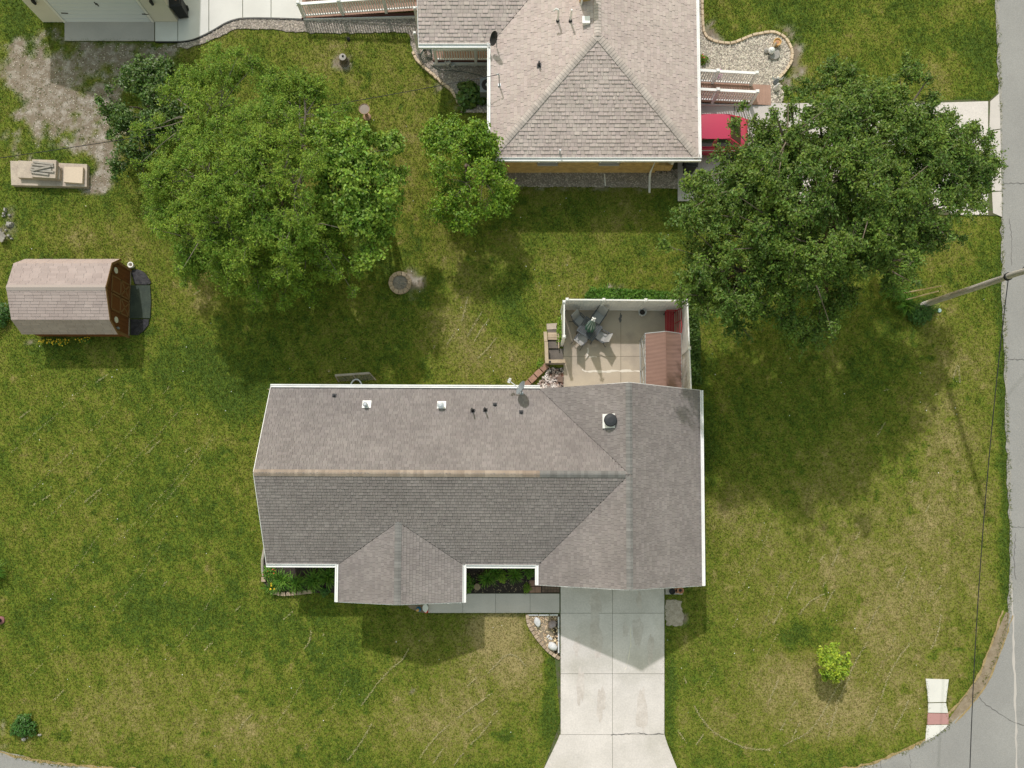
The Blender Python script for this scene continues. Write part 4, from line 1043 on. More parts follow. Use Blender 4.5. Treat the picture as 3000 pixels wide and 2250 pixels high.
for k in range(nf):
    a0 = 2*pi*k/nf
    for (mbx, o0, rr) in ((mb, 0.0, 1.0), (mg, 0.32, 0.72)):
        a = a0+o0; ca, sa = cos(a), sin(a); pa = (-sa, ca)
        top = V(0.03*ca,0.03*sa,2.36); v_ = [top]
        for zz, r_, wd_ in ((1.9,0.10,0.035),(1.35,0.19,0.06),(0.98,0.235*rr,0.075)):
            v_ += [V(r_*ca+pa[0]*wd_, r_*sa+pa[1]*wd_, zz), V((r_+0.03)*ca, (r_+0.03)*sa, zz), V(r_*ca-pa[0]*wd_, r_*sa-pa[1]*wd_, zz)]
        mbx.add(v_, [(0,1,2),(0,2,3),(1,4,5,2),(2,5,6,3),(4,7,8,5),(5,8,9,6)])
mb.build('canopy','umbrella_green',um); mg.build('canopy_edging','umbrella_grey',um)
mb = MB()
for k in range(4): mb.lathe([(0.01,2.37),(0.035,2.39),(0.045,2.42),(0.03,2.455),(0.005,2.465)], 0.075*cos(k*pi/2), 0.075*sin(k*pi/2), 10)
mb.lathe([(0.01,2.43),(0.04,2.46),(0.045,2.5),(0.02,2.54)],0,0,10); mb.build('finial','statue_white',um)
def patio_chair(label, px, py):
    x, y = g(px, py, 0.45); a = atan2(ty-y, tx-x)
    c = thing('patio_chair', label, 'chair', x, y, 0.045, a - pi/2, 'sling patio chairs')
    # faces +y
    n = 8; m = MB()
    def sheet(pts, wd_, mat, nm):
        mm = MB(); v_ = []
        for (yy, zz) in pts: v_ += [(-wd_/2,yy,zz),(wd_/2,yy,zz)]
        k = len(v_); v_ += [(p_[0],p_[1]-0.004,p_[2]-0.014) for p_ in v_]
        f = [(2*i,2*i+1,2*i+3,2*i+2) for i in range(len(pts)-1)] + [(k+2*i+2,k+2*i+3,k+2*i+1,k+2*i) for i in range(len(pts)-1)]
        mm.add(v_, f); mm.build(nm, mat, c)
    sheet([(0.25,0.43),(0.1,0.415),(-0.08,0.40),(-0.22,0.40)],0.48,'sling','seat')
    sheet([(-0.22,0.41),(-0.27,0.55),(-0.33,0.75),(-0.40,0.93),(-0.45,1.0)],0.46,'sling','backrest')
    for s in (-1,1):
        MB().tube([(s*0.26,0.27,0.0),(s*0.26,0.25,0.42),(s*0.27,0.22,0.62)],0.017,6).build('leg','frame_grey',c)
        MB().tube([(s*0.26,-0.42,0.0),(s*0.26,-0.25,0.40)],0.017,6).build('leg','frame_grey',c)
        MB().tube([(s*0.25,0.26,0.42),(s*0.25,-0.22,0.395),(s*0.25,-0.27,0.55),(s*0.245,-0.33,0.75),(s*0.24,-0.46,1.01)],0.017,6).build('frame','frame_grey',c)
        MB().bar((s*0.27,0.24,0.63),(s*0.26,-0.30,0.64),0.05,0.02).build('armrest','frame_grey',c)
    return c
patio_chair('grey sling patio chair at the table, nearest the short left fence', 1699,942)
patio_chair('grey sling patio chair at the table, backed against the rear fence', 1752,930)
patio_chair('grey sling patio chair at the table, nearest the timber steps', 1705,992)
patio_chair('grey sling patio chair at the table, nearest the brown fabric shelter', 1761,986)
# planter
pl = thing('planter_pot', 'round grey planter of bare soil against the rear patio fence', 'planter', *g(1878,921), 0.045)
MB().lathe([(0.13,0),(0.185,0.36),(0.20,0.38),(0.20,0.42),(0.165,0.42),(0.155,0.34)],0,0,22).build('pot','pot_grey',pl,smooth=False)
MB().lathe([(0.157,0.33),(0.08,0.36),(0.02,0.37)],0,0,16).build('earth','mulch',pl)
# red bench
bxp, byp = g(1962,948,0.42); be = thing('garden_bench', 'red slatted garden bench against the right patio fence', 'bench', bxp, byp, 0.045)
BL = 1.22
for k in range(6): MB().box(-0.20+k*0.075,0,0.40,0.062,BL,0.022).build('slat','bench_red',be)
for k in range(3): MB().bar((0.27+0.05*k,-BL/2,0.52+0.15*k),(0.27+0.05*k,BL/2,0.52+0.15*k),0.02,0.06).build('back_slat','bench_red',be)
mb = MB()
for s in (-1,0,1): mb.bar((0.25,s*(BL/2-0.02),0.40),(0.42,s*(BL/2-0.02),0.98),0.035,0.03)
mb.tube([(0.42,-BL/2,0.92),(0.44,-BL/4,1.0),(0.43,0,0.93),(0.44,BL/4,1.0),(0.42,BL/2,0.92)],0.025,6); mb.build('back_frame','bench_red',be)
for s in (-1,1):
    for xx in (-0.2,0.24): MB().box(xx,s*(BL/2-0.06),0,0.04,0.04,0.40).build('leg','black_metal',be)
    MB().bar((-0.22,s*(BL/2-0.02),0.62),(0.30,s*(BL/2-0.02),0.64),0.05,0.025).build('armrest','bench_red',be)
# fabric shelter
ze_, zr_ = 1.42, 1.78
ax, ay = g(1890,977,ze_); bx2, _ = g(1995,977,ze_); rx_ = (ax+bx2)/2+0.05; y1 = ay-3.05
shl = thing('fabric_shelter', 'low metal-framed shelter with brown fabric gable cover on the patio', 'shelter', (ax+bx2)/2, (ay+y1)/2)
for nm, xa, xb in (('cover',ax,rx_),('cover',rx_,bx2)):
    m = MB(); NX, NY = 8, 60; v_ = []
    for j in range(NY+1):
        for i in range(NX+1):
            t = i/NX; x = xa+(xb-xa)*t; hgt = ze_+(zr_-ze_)*(t if xb == rx_ else 1-t)
            y = ay+(y1-ay)*j/NY
            e = sin(pi*t)
            wv = 0.012*sin(j*1.7+3*t)*0.6+0.020*float(vnoise(np.array([x*1.2]),np.array([y*6.0]),1.0,5)[0]-0.5)
            v_.append((x,y,hgt+wv+0.02-0.02*e))
    m.add(v_,[(j*(NX+1)+i,(j+1)*(NX+1)+i,(j+1)*(NX+1)+i+1,j*(NX+1)+i+1) if True else 0 for j in range(NY) for i in range(NX)])
    m.build(nm,'canopy_brown',shl,world=True,smooth=True)
MB().tube([(rx_,ay,zr_+0.02),(rx_,y1,zr_+0.02)],0.018,6).build('ridge_pole','canopy_brown',shl,world=True)
fr = [((ax,ay,ze_),(rx_,ay+0.01,zr_)),((rx_,ay+0.01,zr_),(bx2,ay,ze_)),((ax,ay,ze_),(ax,y1,ze_)),((bx2,ay,ze_),(bx2,y1,ze_)),((ax-0.0,ay,0.045),(ax,y1,0.06))]
for k, (a, b) in enumerate(fr): MB().tube([a,b],0.022 if k != 1 else 0.022,6).build('frame_tube','metal_grey',shl,world=True)
for yy in (ay,(ay+y1)/2,y1):
    for xx in (ax,bx2): MB().tube([(xx,yy,0.045),(xx,yy,ze_)],0.022,6).build('leg','metal_grey',shl,world=True)
for a, b in ((ay,(ay+y1)/2),((ay+y1)/2,y1)):
    MB().tube([(ax,a,ze_*0.95),(ax,b,0.1)],0.012,5).build('brace','metal_grey',shl,world=True); MB().tube([(ax,b,ze_*0.95),(ax,a,0.5)],0.012,5).build('brace','metal_grey',shl,world=True)
MB().add([(ax+0.01,ay,0.06),(ax+0.01,y1,0.06),(ax+0.01,y1,ze_),(ax+0.01,ay,ze_)],[(0,1,2,3)]).build('side_sheet','clear_sheet',shl,world=True)
# timber steps and retaining wall
stp = thing('timber_steps', 'timber-walled garden steps with dark treads leading to the patio', 'steps', *g(1625,1020))
sl(G([(1601,950),(1632,948),(1629,959),(1631,966),(1602,967)]),'stone_slab','slab_stone',0.10,stp)
sl(G([(1603,968),(1632,968),(1634,977),(1604,977)]),'tread','tread_dark',0.08,stp)
for k in range(3): sl(G([(1604,977.5+7.2*k),(1635,977.5+7.2*k),(1635,984+7.2*k),(1604,984+7.2*k)]),'step_plank','wood_new',0.22,stp)
sl(G([(1606,1000),(1634,1000),(1634,1022),(1606,1022)]),'tread','tread_dark',0.14,stp)
sl(G([(1607,1024),(1650,1022),(1650,1056),(1607,1056)]),'tread','tread_dark',0.06,stp)
wz = 0.55
def wallrun(a, b, wdt, z, base=0):
    a = Vector((*g(*a,z),0)); b = Vector((*g(*b,z),0))
    for k in range(3): MB().bar(a+V(0,0,0.02+z/3*(k+0.45)), b+V(0,0,0.02+z/3*(k+0.45)), wdt*0.7, z/3*0.93).build('wall_board','wood_grey',stp,world=True)
    MB().bar(a+V(0,0,z), b+V(0,0,z), wdt, 0.05).build('cap_board','wood_new',stp,world=True)
wallrun((1597,972),(1599,1000),0.16,0.42); wallrun((1600,1001),(1602,1060),0.17,wz); wallrun((1598,1059),(1656,1058),0.16,wz+0.004); wallrun((1636,978),(1637,1020),0.05,0.25)
NOGRASS.append(G([(1592,972),(1600,1075),(1652,1075),(1652,945),(1600,945)]))
lp = thing('path_lamp', 'small black solar lamp fixed to the timber wall by the steps', 'lamp', *g(1611,1060,wz+0.05), wz+0.06)
MB().box(0,0,0.0,0.10,0.10,0.03).build('head','black_metal',lp); MB().tube([(0,-0.02,0),(0,-0.10,-0.2),(0,-0.14,-0.55)],0.012,6).build('stem','black_metal',lp)

# ================================================================== STONES AND BEDS
def scatter(poly, dens, seed):
    r = np.random.default_rng(seed); a = np.array(poly)
    x0, y0 = a.min(0); x1, y1 = a.max(0); n = int((x1-x0)*(y1-y0)*dens)
    x = r.uniform(x0, x1, n); y = r.uniform(y0, y1, n); k = in_poly(x, y, poly)
    return x[k], y[k], r
OCT = np.array([(1,0,0),(0.35,0.85,0),(-0.7,0.6,0),(-0.9,-0.35,0),(-0.1,-0.95,0),(0.75,-0.6,0),(0.1,0.1,0.8)])
OF = np.array([(0,1,6),(1,2,6),(2,3,6),(3,4,6),(4,5,6),(5,0,6)])
def stones(name, poly, dens, smin, smax, mat, z, parent, seed, keep=None):
    x, y, r = scatter(poly, dens, seed)
    if keep is not None: k = keep(x, y, r); x, y = x[k], y[k]
    n = len(x); s = r.uniform(smin, smax, n)/2; t = r.uniform(0, 2*pi, n); el = r.uniform(0.6, 1.0, n)
    o = OCT[None]*(1+r.uniform(-0.2,0.2,(n,7,1)))*s[:,None,None]; o[:,:,1] *= el[:,None]; o[:,6,2] *= r.uniform(0.6,1.1,n)
    c, q = np.cos(t)[:,None], np.sin(t)[:,None]
    X = o[:,:,0]*c-o[:,:,1]*q + x[:,None]; Y = o[:,:,0]*q+o[:,:,1]*c + y[:,None]; Z = o[:,:,2] + z - 0.003 + r.uniform(0,0.012,n)[:,None]
    vv = np.stack([X,Y,Z],-1).reshape(-1,3); ff = (OF[None]+7*np.arange(n)[:,None,None]).reshape(-1,3)
    ob = np_mesh(name, vv, ff, mat, parent, rnd=np.repeat(r.random(n),6), off=ROOT[parent.name]); ob['kind'] = 'stuff'
    return ob
def bed(name, poly, mat, z=0.03, h=None):
    return structure(slab(name, poly, -0.05, z, mat))
def blocks(par, line, step, sx, sy, sz, mat, z=0.0, name='edging_block', taper=0.94, jit=0.02):
    for (x, y, h) in along(line, step):
        MB().box(x+random.uniform(-jit,jit), y+random.uniform(-jit,jit), z, sx*random.uniform(0.92,1.0), sy, sz*random.uniform(0.9,1.1), h+random.uniform(-0.05,0.05), taper=taper).build(name, mat, par, world=True)
# gravel strip under the white drive and the L bed at the porch
low = smooth_line([(520,142),(565,138),(610,122),(660,100),(700,86),(760,84),(850,92),(950,99),(1060,98),(1150,96),(1196,100),(1206,130),(1214,165),(1245,200),(1290,240),(1325,272),(1343,305)],4)
gb1 = bed('gravel_strip', jitter_line(G(low),0.05,0.2,2)+G([(1350,330),(1470,330),(1475,120),(1420,60),(1230,40),(900,52)])+G([p for p in edge_w[::-1] if p[0] > 520]), 'gravel_base')
stones('stones', jitter_line(G(low),0.06,0.2,2)+G([(1350,330),(1470,330),(1475,120),(1420,60),(1230,55),(900,58)])+G([(p[0],p[1]+3) for p in edge_w[::-1] if p[0] > 520]), 330, 0.05, 0.11, 'stone_mix', 0.03, gb1, 5)
e1 = thing('bed_edging', 'row of cream stone blocks edging the gravel bed by the porch', 'edging', *g(1280,235))
blocks(e1, smooth_line(G([(1211,160),(1222,178),(1245,203),(1270,222),(1292,243),(1318,263),(1334,283),(1342,306)]),5), 0.17, 0.165, 0.13, 0.12, 'block_cream')
# gravel along the south wall of the brick house
sb = G([(1462,497),(1990,497),(2030,505),(2035,540),(1990,552),(1860,549),(1700,548),(1560,547),(1475,546)])
gb2 = bed('wall_gravel', jitter_line(sb,0.04,0.3,6), 'gravel_base')
stones('stones', sb, 330, 0.05, 0.10, 'stone_mix', 0.03, gb2, 6)
# pale gravel bed to the east
er_line = smooth_line(G([(2056,-60),(2056,0),(2058,68),(2064,102),(2083,119),(2117,128),(2151,127),(2198,108),(2235,99),(2262,97),(2281,102),(2301,117),(2314,139),(2319,163),(2313,190),(2294,217),(2275,237)]),5)
rb = er_line + G([(2262,303),(2050,303),(1990,240),(1990,-60)])
rb2 = er_line + G([(2290,250),(2300,280),(2285,310),(2262,303),(2050,303),(1990,240),(1990,-60)])
gb3 = bed('pale_gravel_bed', rb2, 'gravel_base')
stones('stones', rb2, 330, 0.05, 0.12, 'stone_pale', 0.03, gb3, 7)
e2 = thing('bed_edging', 'curved row of pale cream kerb stones round the pale gravel bed', 'edging', *g(2290,110))
blocks(e2, er_line, 0.30, 0.295, 0.12, 0.13, 'block_cream', jit=0.008)
# river rock beside the steps
rk = G([(1562,1142),(1600,1092),(1608,1078),(1651,1078),(1651,1180),(1562,1180)])
gb4 = bed('river_rock_bed', rk, 'mulch')
stones('stones', rk, 330, 0.06, 0.13, 'stone_river', 0.03, gb4, 8)
e3 = thing('bed_edging', 'row of large reddish blocks edging the river rock by the steps', 'edging', *g(1570,1110))
blocks(e3, G([(1594,1078),(1578,1093),(1560,1111),(1540,1130),(1530,1142)]), 0.40, 0.39, 0.30, 0.16, 'paver_red', jit=0.0)
tg = thing('stepping_block', 'square brown paver lying in the river rock bed', 'paver', *g(1641,1112)); MB().box(0,0,0.03,0.28,0.28,0.09,taper=0.97).build('paver','paver_dark',tg)
# mulch beds at the front
mb1 = bed('mulch_bed', smooth_line(G([(772,1610),(768,1660),(772,1700),(787,1728),(815,1742),(860,1742),(920,1737),(1000,1736)]),4)+G([(1010,1640)]), 'mulch')
mb2 = bed('porch_bed', G([(1362,1640),(1640,1640),(1640,1737),(1362,1737)]), 'mulch')
stones('bark_chips', G([(1362,1660),(1630,1660),(1550,1736),(1362,1736)]), 60, 0.03, 0.08, 'stump_wood', 0.03, mb2, 9)
e4 = thing('bed_edging', 'short row of tan trapezoid blocks edging the left front flower bed', 'edging', *g(850,1738))
for px_, py_, aa in ((801,1734,-0.5),(815,1737.5,-0.25),(831,1739.5,-0.05),(847,1739,0.02),(863,1738,0.05),(879,1736.5,0.08),(895,1734.5,0.12),(909,1733,0.1)):
    x, y = g(px_,py_); q = []
    for lx, ly in ((-0.125,-0.085),(0.125,-0.085),(0.085,0.085),(-0.085,0.085)): q.append((x+lx*cos(aa)-ly*sin(aa), y+lx*sin(aa)+ly*cos(aa)))
    MB().prism(q,0,0.15).build('edging_block','block_tan',e4,world=True)
lg = thing('edging_log', 'weathered grey log edging the left end of the front flower bed', 'log', *g(770,1650))
MB().tube([g3(775,1607,0.06),g3(769,1640,0.07),g3(769,1670,0.06),g3(772,1688,0.06)],[0.07,0.075,0.07,0.06],8).build('log','wood_grey',lg,world=True)
MB().box(*g(774,1697),0,0.2,0.22,0.12).build('end_block','block_tan',lg,world=True)
# paver patch by the garage
pv = thing('paver_patch', 'patch of reddish and dark pavers between porch bed and driveway', 'pavers', *g(1595,1715))
NOGRASS.append(G([(1550,1690),(1640,1690),(1640,1738),(1550,1738)]))
for a, b, c, d, mm in ((1551,1700,1567,1717,'paver_red'),(1568,1700,1585,1717,'paver_red'),(1551,1719,1567,1736,'paver_red'),(1568,1719,1585,1736,'paver_red')):
    MB().prism(G([(a,b),(c,b),(c,d),(a,d)]),0,0.05).build('paver',mm,pv,world=True)
for i in range(6):
    for j in range(5): MB().prism(G([(1588+8.6*i,1695+8.2*j),(1595.8+8.6*i,1695+8.2*j),(1595.8+8.6*i,1702.4+8.2*j),(1588+8.6*i,1702.4+8.2*j)]),0,0.045).build('paver','paver_dark',pv,world=True)
# corner rock bed
arc = smooth_line(G([(1545,1806),(1549,1828),(1561,1850),(1578,1874),(1598,1898),(1618,1915),(1637,1927)]),5)
cb_ = bed('rock_bed', arc+G([(1640,1928),(1640,1800),(1545,1800)]), 'soil')
stones('stones', arc+G([(1636,1920),(1636,1804),(1548,1804)]), 230, 0.04, 0.09, 'stone_gold', 0.03, cb_, 10)
e5 = thing('bed_edging', 'curved tan blocks and white kerb strips round the corner rock bed', 'edging', *g(1575,1860))
blocks(e5, arc, 0.21, 0.20, 0.16, 0.12, 'block_tan', jit=0.0)
for a, b in ((1545,1577),(1579,1608),(1610,1634)): MB().prism(G([(a,1799),(b,1799),(b,1803),(a,1803)]),0,0.11).build('kerb_strip','rock_white',e5,world=True)
for a, b in ((1806,1840),(1842,1876),(1878,1912)): MB().prism(G([(1634,a),(1638,a),(1638,b),(1634,b)]),0,0.11).build('kerb_strip','rock_white',e5,world=True)
def rock(name, label, px, py, rx, ry, rz_, mat, seed, rot=0.0, z=0.02, group=None):
    me = bpy.data.meshes.new(name); bm = bmesh.new(); bmesh.ops.create_icosphere(bm, subdivisions=3, radius=1.0)
    r = random.Random(seed); dirs = [Vector((r.gauss(0,1),r.gauss(0,1),r.gauss(0,1))).normalized() for _ in range(9)]; cut = [r.uniform(0.62,0.95) for _ in dirs]
    for v in bm.verts:
        p = v.co.copy()
        for d, c in zip(dirs, cut):
            k = p.dot(d)
            if k > c: p -= d*(k-c)
        c_, s_ = cos(rot), sin(rot); x, y = p.x*rx, p.y*ry
        v.co = Vector((x*c_-y*s_, x*s_+y*c_, max(p.z,-0.35)*rz_+0.35*rz_))
    bm.to_mesh(me); bm.free(); me.materials.append(MATS[mat])
    o = bpy.data.objects.new(name, me); COL.objects.link(o); o.location = (*g(px,py), z); ROOT[o.name] = tuple(o.location)
    return tag(o, label, 'rock', group)
rock('boulder','white oblong boulder at the top left of the corner rock bed',1574,1821,0.17,0.27,0.22,'rock_white',1)
rock('boulder','mauve angular boulder beside the driveway in the corner rock bed',1618,1829,0.25,0.21,0.24,'rock_mauve',2,0.4)
rock('boulder','white angular boulder at the lower tip of the corner rock bed',1618,1892,0.27,0.19,0.22,'rock_white',3,-0.5)
for k, (a, b) in enumerate(((1607,1862),(1613,1867),(1609,1871),(1615,1872),(1604,1866))): rock('cobble',('topmost','rightmost upper','lowest left','lowest right','leftmost')[k]+' of the small white cobbles in the corner rock bed',a,b,0.06,0.05,0.05,'rock_white',20+k,group='white cobbles in the corner bed')
# pots beside the driveway
pd = thing('pot_pad', 'small concrete pad beside the driveway at the garage corner', 'concrete pad', *g(1974,1729)); MB().prism(G([(1949,1716),(1999,1716),(1999,1741),(1949,1741)]),0,0.05).build('slab','concrete_grey',pd,world=True)
NOGRASS.append(G([(1949,1716),(1999,1716),(1999,1741),(1949,1741)]))
def pot(label, px, py, r_, h_, mat, z=0.05, fill='mulch'):
    t = thing('flower_pot', label, 'flower pot', *g(px,py,z), z)
    MB().lathe([(r_*0.7,0),(r_*0.95,h_*0.85),(r_,h_*0.87),(r_,h_),(r_*0.82,h_),(r_*0.78,h_*0.8)],0,0,18).build('pot',mat,t)
    MB().lathe([(r_*0.79,h_*0.78),(r_*0.2,h_*0.82)],0,0,12).build('earth',fill,t); return t
pot('black pot on the small pad beside the driveway',1966,1731,0.15,0.26,'black_plastic')
pot('terracotta pot next to the black pot beside the driveway',1980,1729,0.12,0.2,'terracotta')
pot('larger terracotta pot at the outer end of the pad beside the driveway',1990,1728,0.16,0.28,'terracotta')
# figures under the porch gable
fb = bed('figure_bed', G([(1192,1772),(1254,1772),(1254,1795),(1238,1795),(1215,1788),(1200,1781)]), 'soil')
f1 = thing('garden_figure','small blue garden figure below the edge of the porch gable','figurine',*g(1227,1784)); MB().lathe([(0.10,0),(0.13,0.1),(0.07,0.3),(0.05,0.36)],0,0,12).build('body','statue_blue',f1); MB().lathe([(0.02,0.35),(0.07,0.4),(0.07,0.46),(0.02,0.5)],0,0,10).build('head','terracotta_gold',f1)
f2 = thing('garden_plaque','white oval plaque beside the blue figure at the walk end','plaque',*g(1248,1779)); MB().lathe([(0.12,0.25),(0.14,0.27),(0.10,0.285)],0,0,16,sy=1.35).build('plate','statue_white',f2); MB().tube([(0,0,0),(0,0,0.26)],0.02,6).build('stem','black_metal',f2)
f3 = thing('garden_figure','small red and white figure at the end of the front walk','figurine',*g(1249,1790)); MB().lathe([(0.07,0),(0.1,0.08),(0.05,0.2)],0,0,10).build('body','petal_red',f3); MB().lathe([(0.02,0.2),(0.05,0.24),(0.02,0.28)],0,0,10).build('head','statue_white',f3)
# stump in porch bed
st_ = thing('log_round','round sawn log standing in the dark porch bed','log',*g(1399,1718)); MB().lathe([(0.17,0),(0.165,0.3)],0,0,16).build('bark','bark',st_); MB().lathe([(0.158,0.30),(0.05,0.304)],0,0,16).build('cut_face','stump_wood',st_)
# fire pit
fp = thing('fire_pit','round fire pit ring of tan blocks with ashes in the back lawn','fire pit',*g(1173,830))
NOGRASS.append([(g(1173,828)[0]+0.55*cos(t*0.4), g(1173,828)[1]+0.52*sin(t*0.4)) for t in range(16)])
for k in range(12):
    a = 2*pi*k/12+0.1; q = []
    for rr, aa in ((0.385,a-0.235),(0.565,a-0.245),(0.57,a),(0.565,a+0.245),(0.385,a+0.235)): q.append((rr*cos(aa), rr*sin(aa)))
    for lv in range(1):
        MB().prism([(p_[0]*(1-0.005*lv),p_[1]*(1-0.005*lv)) for p_ in q],0.0,0.13).build('block','block_tan',fp)
MB().lathe([(0.40,0.01),(0.38,0.03)],0,0,20).build('ash','gravel_base',fp)
m = MB()
for k in range(9):
    a = random.uniform(0,6.3); r_ = random.uniform(0,0.15); L_ = random.uniform(0.1,0.26); m.tube([(r_*cos(a),r_*sin(a),0.04),(r_*cos(a)+L_*cos(a*2.3),r_*sin(a)+L_*sin(a*2.3)*0.8,0.08)],0.014,5)
m.build('charred_wood','wood_grey',fp)
# stump with hook, bird bath
sm = thing('tree_stump','pale-topped tree stump standing in the north lawn','stump',*g(1009,182)); MB().lathe([(0.27,0),(0.21,0.12),(0.19,0.42)],0,0,14).build('bark','bark',sm); MB().lathe([(0.17,0.42),(0.1,0.43),(0.03,0.435)],0,0,14).build('cut_face','rock_grey',sm); MB().lathe([(0.06,0.43),(0.05,0.47),(0.02,0.5)],0.02,0.03,8).build('bird_figure','black_metal',sm)
hk = thing('shepherd_hook','thin black shepherd hook beside the tree stump','garden hook',*g(1029,166)); MB().tube([(0,0,0),(0,0,1.3),(0.03,0.05,1.42),(0.1,0.08,1.43),(0.14,0.08,1.32)],0.012,6).build('rod','black_metal',hk); MB().lathe([(0.02,1.1),(0.09,1.14),(0.09,1.28),(0.02,1.34)],0.14,0.08,8).build('feeder','black_metal',hk)
bb = thing('bird_bath','round clay bird bath in the north lawn','bird bath',*g(1076,343)); MB().lathe([(0.20,0),(0.19,0.05),(0.09,0.12),(0.075,0.5),(0.12,0.62)],0,0,18).build('pedestal','clay_bath',bb); MB().lathe([(0.11,0.60),(0.24,0.66),(0.275,0.74),(0.265,0.745),(0.225,0.70)],0,0,24).build('bowl','clay_bath',bb); MB().lathe([(0.235,0.715),(0.02,0.716)],0,0,24).build('water','bath_water',bb)
# stone slabs pile
sp_ = thing('slab_stack','stack of weathered stone slabs on the grass near the gravel','stone slabs',*g(142,512)); 
NOGRASS.append(G([(30,475),(255,480),(255,550),(32,547)]))
def pz(poly, z0, z1, nm, mat, par): return MB().prism(G(poly,z1),z0,z1).build(nm,mat,par,world=True)
pz([(30,471),(255,481),(254,547),(33,542)],0,0.22,'slab','slab_stone',sp_); pz([(53,470),(162,476),(175,494),(174,525),(52,520)],0.22,0.42,'slab','slab_stone',sp_)
pz([(94,467),(165,469),(162,522),(92,518)],0.42,0.62,'slab','slab_stone',sp_); pz([(188,488),(243,490),(241,537),(186,533)],0.22,0.36,'slab','slab_pale',sp_)
bs = thing('board_bundle','small heap of grey boards on the slab stack','boards',*g(125,495,0.62),0.62)
for k, (a, b, c, d) in enumerate(((96,473,155,481),(92,481,156,487),(90,490,150,497),(88,497,157,503),(90,504,142,511),(97,500,150,488))):
    MB().bar((*g(a,b,0.68),0.66+0.05*(k==5)),(*g(c,d,0.68),0.66+0.05*(k==5)),0.09,0.05).build('board','wood_grey',bs,world=True)
# rubble at the left edge
rb_ = thing('rubble_heap','heap of broken stone and weathered timber at the left edge','rubble',*g(10,670))
for k in range(26):
    a, b = random.uniform(-30,42), random.uniform(612,705); s = random.uniform(0.08,0.24); x, y = g(a,b)
    MB().box(x,y,0,s,s*random.uniform(0.5,1),s*0.7,random.uniform(0,3),taper=random.uniform(0.5,0.9)).build('stone','rock_grey',rb_,world=True)
for (a,b,c,d) in ((-10,672,16,695),(-12,682,12,702),(-10,690,8,708)): MB().bar(g3(a,b,0.35),g3(c,d,0.25),0.14,0.08).build('timber','wood_grey',rb_,world=True)
# timber frame and window well behind the long house
tf = thing('compost_screen','weathered timber and mesh frame leaning behind the long house','garden frame',*g(1040,1112))
zt_ = 0.5; A_ = V(*g(982,1100,zt_),zt_); B_ = V(*g(1083,1093,zt_),zt_); C_ = V(*g(1101,1113,0.05),0.05); D_ = V(*g(992,1118,0.05),0.05)
for a, b, w_, nm in ((A_,B_,0.10,'top_rail'),(B_,C_,0.05,'side_rail'),(A_,D_,0.05,'side_rail'),((A_+B_)/2,(C_+D_)/2,0.05,'strut')): MB().bar(a,b,w_,0.06).build(nm,'wood_grey',tf,world=True)
M('wire_mesh',(0.24,0.23,0.20),rough=0.6,alpha=0.5); MB().add([A_-V(0,0,0.02),B_-V(0,0,0.02),C_-V(0,0,0.02),D_-V(0,0,0.02)],[(0,1,2,3)]).build('mesh_panel','wire_mesh',tf,world=True)
ww = thing('window_well','galvanised window well curving out below the rear gutter','window well',*g(1046,1150))
pts_ = [(0.33*cos(t), 0.62*sin(t)) for t in np.linspace(0,pi,14)]
m = MB(); 
for rr in (1.0,): ribbon(m,[(p_[0]*1.0,p_[1]) for p_ in pts_],0.06,0.22)
m.add([(p_[0],p_[1],z_) for z_ in (0,0.215) for p_ in pts_],[(i,i+1,15+i,14+i) for i in range(13)]); m.build('steel_ring','galvanised',ww)
# garden hose coil, hostas' neighbour air conditioner
hs = thing('hose_coil','coiled dark green garden hose hanging at the porch corner','hose',*g(1250,172)); m = MB()
for k in range(5): m.tube([(0.0+0.02*k+(0.30-0.02*k)*cos(t),0.03*k-0.05+(0.32-0.02*k)*sin(t),0.25+0.05*k) for t in np.linspace(0,6.283,22)],0.014,5)
m.build('coil','hose_green',hs); MB().tube([g3(1262,190,0.05),g3(1285,205,0.05),g3(1330,208,0.05),g3(1370,212,0.05),g3(1410,222,0.05),g3(1440,240,0.05)],0.013,5).build('lead','hose_green',hs,world=True)
ac = thing('air_conditioner','grey air conditioning unit against the west wall of the brick house','air conditioner',*g(1430,275)); MB().box(0,0,0.05,0.75,0.75,0.72).build('casing','dish_grey',ac); MB().lathe([(0.30,0.771),(0.29,0.785),(0.22,0.79)],0,0,22).build('fan_grille','black_metal',ac); MB().lathe([(0.10,0.792),(0.04,0.80)],0,0,14).build('fan_hub','galvanised',ac)
NOGRASS.append(G([(1340,240),(1470,240),(1470,330),(1345,330)]))
for k,(a,b) in enumerate(((1313,192),(1328,196))): 
    t = thing('flower_pot',('grey pot','small grey pot')[k]+' below the porch railing on the gravel','flower pot',*g(a,b,0.03),0.03); MB().lathe([(0.10,0),(0.15-0.04*k,0.3-0.1*k),(0.12-0.04*k,0.3-0.1*k),(0.1-0.04*k,0.25-0.1*k)],0,0,14).build('pot','pot_grey',t)
